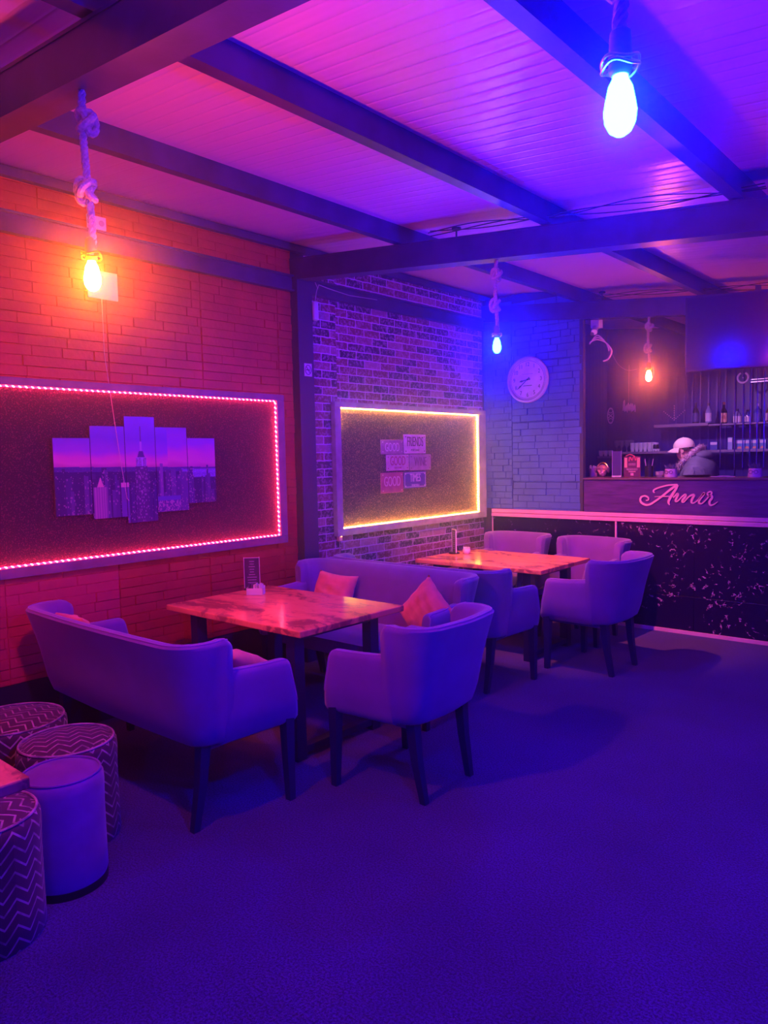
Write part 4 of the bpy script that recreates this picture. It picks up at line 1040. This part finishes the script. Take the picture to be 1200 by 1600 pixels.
for k in range(3):
    o = G().box(-.05, .05, -.03, .03, 0, .004).build('napkin', PAPER); o.location = (2.27+k*.055, 6.95+.01*k, CZ+.0+.004*(k % 2)); o.rotation_euler = (0, 0, rnd.uniform(-.4,.4))
    tag(o, 'white paper napkin lying on the counter right of the tray', 'napkin', 'loose white napkins on the counter')

# ------------------------------------------------------------------ person behind the bar (facing left, head bent)
def skin_mesh(name, joints, bones, m, parent, sub=2, root=0):
    me = bpy.data.meshes.new(name); me.from_pydata([j[0] for j in joints], bones, [])
    o = bpy.data.objects.new(name, me); col.objects.link(o)
    me.materials.append(m)
    o.modifiers.new('skin', 'SKIN'); 
    if not me.skin_vertices: me.attributes.new('skin', 'FLOAT', 'POINT')
    for i, jn in enumerate(joints):
        me.skin_vertices[0].data[i].radius = jn[1]; me.skin_vertices[0].data[i].use_root = (i == root)
    md = o.modifiers.new('sub', 'SUBSURF'); md.levels = sub; md.render_levels = sub
    o.parent = parent
    return o
pr = thing('person', 'person in a pale cap and dark fur-hooded parka bending forward behind the bar, facing left', 'person', (1.66, 8.20, 0))
SKIN = simple('skin', (.80,.42,.36), .55, vary=.05, vs=20)
J = [((.03,0,.95),(.13,.16)), ((.03,0,1.12),(.12,.15)), ((.0,0,1.30),(.12,.17)), ((-.03,0,1.44),(.07,.10)), ((-.075,0,1.52),(.05,.055)), ((-.115,0,1.60),(.072,.066)), ((-.125,0,1.67),(.092,.076)), ((-.115,0,1.72),(.07,.06)),
     ((-.205,0,1.645),(.013,.011)), ((-.175,0,1.585),(.030,.028))]
Bn = [(0,1),(1,2),(2,3),(3,4),(4,5),(5,6),(6,7),(6,8),(5,9)]
def limb(pts):
    prev = pts[0]
    for p_, r_ in pts[1]:
        J.append((p_, r_)); Bn.append((prev, len(J)-1)); prev = len(J)-1
    return prev
for s in (-1, 1):
    e = limb((2, [((.0, s*.19, 1.36), (.06,.06)), ((-.04, s*.25, 1.14), (.048,.048)), ((-.24, s*.20, 1.02), (.034,.034)), ((-.30, s*.19, 1.015), (.030,.018))]))
    for k in range(4):
        yy = s*(.165+.017*k); L_ = (.068,.078,.074,.058)[k]
        J.append(((-.335, yy, 1.012), (.009,.008))); Bn.append((e, len(J)-1)); J.append(((-.335-L_*.6, yy, 1.0), (.008,.007))); Bn.append((len(J)-2, len(J)-1)); J.append(((-.335-L_, yy, .98), (.007,.006))); Bn.append((len(J)-2, len(J)-1))
    J.append(((-.315, s*.150, 1.008), (.010,.009))); Bn.append((e, len(J)-1)); J.append(((-.345, s*.135, .995), (.008,.008))); Bn.append((len(J)-2, len(J)-1))
    limb((0, [((.03, s*.09, .86), (.085,.09)), ((.0, s*.10, .48), (.055,.055)), ((.05, s*.10, .09), (.036,.036)), ((-.12, s*.10, .035), (.035,.025))]))
skin_mesh('body', J, Bn, SKIN, pr)
COAT = simple('parka_cloth', (.16,.15,.24), .75, vary=.25, vs=9, bmp=.4, bs=30)
Jc = [((.03,0,.86),(.17,.20)), ((.03,0,1.10),(.165,.20)), ((.05,0,1.34),(.18,.22)), ((.055,0,1.47),(.155,.19)), ((.03,0,1.55),(.10,.12))]
Bc = [(0,1),(1,2),(2,3),(3,4)]
for s in (-1, 1):
    p0 = 2
    for q_, r_ in (((.04, s*.19, 1.40), (.095,.09)), ((-.03, s*.27, 1.14), (.072,.07)), ((-.13, s*.24, 1.06), (.060,.060)), ((-.25, s*.20, 1.015), (.048,.045))):
        Jc.append((q_, r_)); Bc.append((p0, len(Jc)-1)); p0 = len(Jc)-1
skin_mesh('parka_sleeves', Jc, Bc, COAT, pr)
rings = []
for z, rx_, ry_, cx_ in ((.84,.155,.195,.03), (.95,.165,.205,.03), (1.1,.17,.21,.03), (1.25,.18,.225,.045), (1.36,.185,.235,.055), (1.44,.175,.225,.06), (1.50,.15,.195,.055), (1.55,.115,.15,.045), (1.585,.08,.10,.03)):
    rings.append([(cx_+rx_*math.cos(2*PI*i/28)*(1+.03*math.sin(i*1.7+z*21)), ry_*math.sin(2*PI*i/28)*(1+.02*math.sin(i*2.3+z*17)), z) for i in range(28)])
G().loft(rings).build('parka', COAT, pr, True, angle=80)
# legs in dark trousers
Jt = [((.03,0,.92),(.14,.17))]; Bt = []
for s in (-1, 1):
    p0 = 0
    for q_, r_ in (((.03, s*.10, .80), (.10,.10)), ((.0, s*.10, .48), (.07,.07)), ((.05, s*.10, .12), (.055,.055))):
        Jt.append((q_, r_)); Bt.append((p0, len(Jt)-1)); p0 = len(Jt)-1
skin_mesh('trousers', Jt, Bt, simple('dark_trousers', (.03,.03,.05), .8), pr)
# hood folded on the shoulders and its fur edge
g = G(); g.sphere((.090, 0, 1.575), .10, 18, 12, 1.0, 1.2, .62); g.build('hood', COAT, pr, True)
rn = random.Random(12); g = G(); cl = []
for i in range(28):
    a = 2*PI*i/28; # tilted oval ring round the neck
    cx_, cz_ = -.050, 1.545; ux, uz = .120, .118
    x = cx_+ux*math.cos(a); z = cz_+uz*math.cos(a); y = .125*math.sin(a)
    cl.append(Vector((x, y, z)))
g.tube(cl, [.027+.004*math.sin(i*2.3) for i in range(28)], 10, True)
for i in range(2600):
    k = rn.randrange(28); c_ = cl[k].lerp(cl[(k+1) % 28], rn.random()); d = Vector((rn.gauss(0,1), rn.gauss(0,1), rn.gauss(0,1))).normalized()
    b0 = c_+d*.020; tip = c_+d*rn.uniform(.040,.060)+Vector((rn.uniform(-.01,.01), 0, rn.uniform(-.012,.004)))
    q = d.cross(Vector((0,0,1))).normalized()*.004; q2 = d.cross(q).normalized()*.004
    g.add([b0+q, b0-q, b0+q2, tip], [(0,2,3), (1,3,2), (0,3,1)])
g.build('fur_trim', simple('fur', (.62,.42,.50), .9, vary=.3, vs=40), pr)
# cap: dome, brim, button
CAPM = simple('cap_cloth', (.98,.80,.66), .8, vary=.05, vs=30, bmp=.2, bs=300)
cp = bpy.data.objects.new('cap', None)
bm = bmesh.new(); bmesh.ops.create_uvsphere(bm, u_segments=24, v_segments=16, radius=.112)
bmesh.ops.delete(bm, geom=[v_ for v_ in bm.verts if v_.co.z < -.022], context='VERTS')
for v_ in bm.verts: v_.co.z *= .86; v_.co.y *= .86
g = G(); g.bm(bm)
vs, fs = [], []
for j in range(7):
    for i in range(15):
        a = math.radians(-78+156*i/14); r0 = .098+.082*math.cos(a*.9)*(j/6)
        x = -r0*math.cos(a); y = (.092+.004*j)*math.sin(a); z = -.006-.030*(j/6)**1.3*1.0-.028*(math.sin(a)**2)*(j/6)
        vs.append((x, y, z))
for j in range(6):
    for i in range(14): a = j*15+i; fs.append((a, a+1, a+16, a+15))
g.add(vs, fs); g.add([(x, y, z-.004) for x, y, z in vs], [f[::-1] for f in fs]); g.sphere((0,0,.096), .007, 8, 5)
cap = g.build('cap', CAPM, pr, True); cap.location = (-.113, 0, 1.680); cap.rotation_euler = (0, math.radians(-6), 0)
for s in (-1, 1):
    G().sphere((0,0,0), .012, 10, 6, .7, 1, .7).build('eye', simple('eye', (.05,.02,.03), .2), pr, True, loc=(-.186, s*.032, 1.655))
    g = G(); g.tube([(.014*math.cos(2*PI*i/12), 0, .024*math.sin(2*PI*i/12)) for i in range(12)], .006, 6, True); g.sphere((0,0,0), .013, 8, 5, 1, .3, 1.5); g.build('ear', SKIN, pr, True, loc=(-.105, s*.078, 1.635))
g = G(); g.sphere((0,0,0), .014, 10, 6, .5, 1.2, .4); g.build('mouth', simple('lips', (.6,.2,.2), .5), pr, True, loc=(-.198, 0, 1.608))
g = G()
for s in (-1, 1): g.sphere((-.08, s*.074, 1.655), .03, 10, 6, 1.2, .4, .9)
g.build('hair', simple('hair', (.08,.05,.06), .7), pr, True)

# ------------------------------------------------------------------ haze added room-wide, standing in for lens glow round the bulbs
if HAZE:
    m = bpy.data.materials.new('glow_haze'); m.use_nodes = True; t = m.node_tree; t.nodes.clear()
    vs_ = N(t, 'ShaderNodeVolumeScatter'); vs_.inputs['Color'].default_value = (1,1,1,1); vs_.inputs['Density'].default_value = HAZE; vs_.inputs['Anisotropy'].default_value = .94
    o_ = N(t, 'ShaderNodeOutputMaterial'); t.links.new(vs_.outputs[0], o_.inputs['Volume'])
    h = G().box(-.05, X1-.05, Y0+.05, YE-.02, .0, 3.36).build('haze', m); tag(h, 'thin haze added through the whole room to give the bulbs a glow', 'haze', kind='stuff')
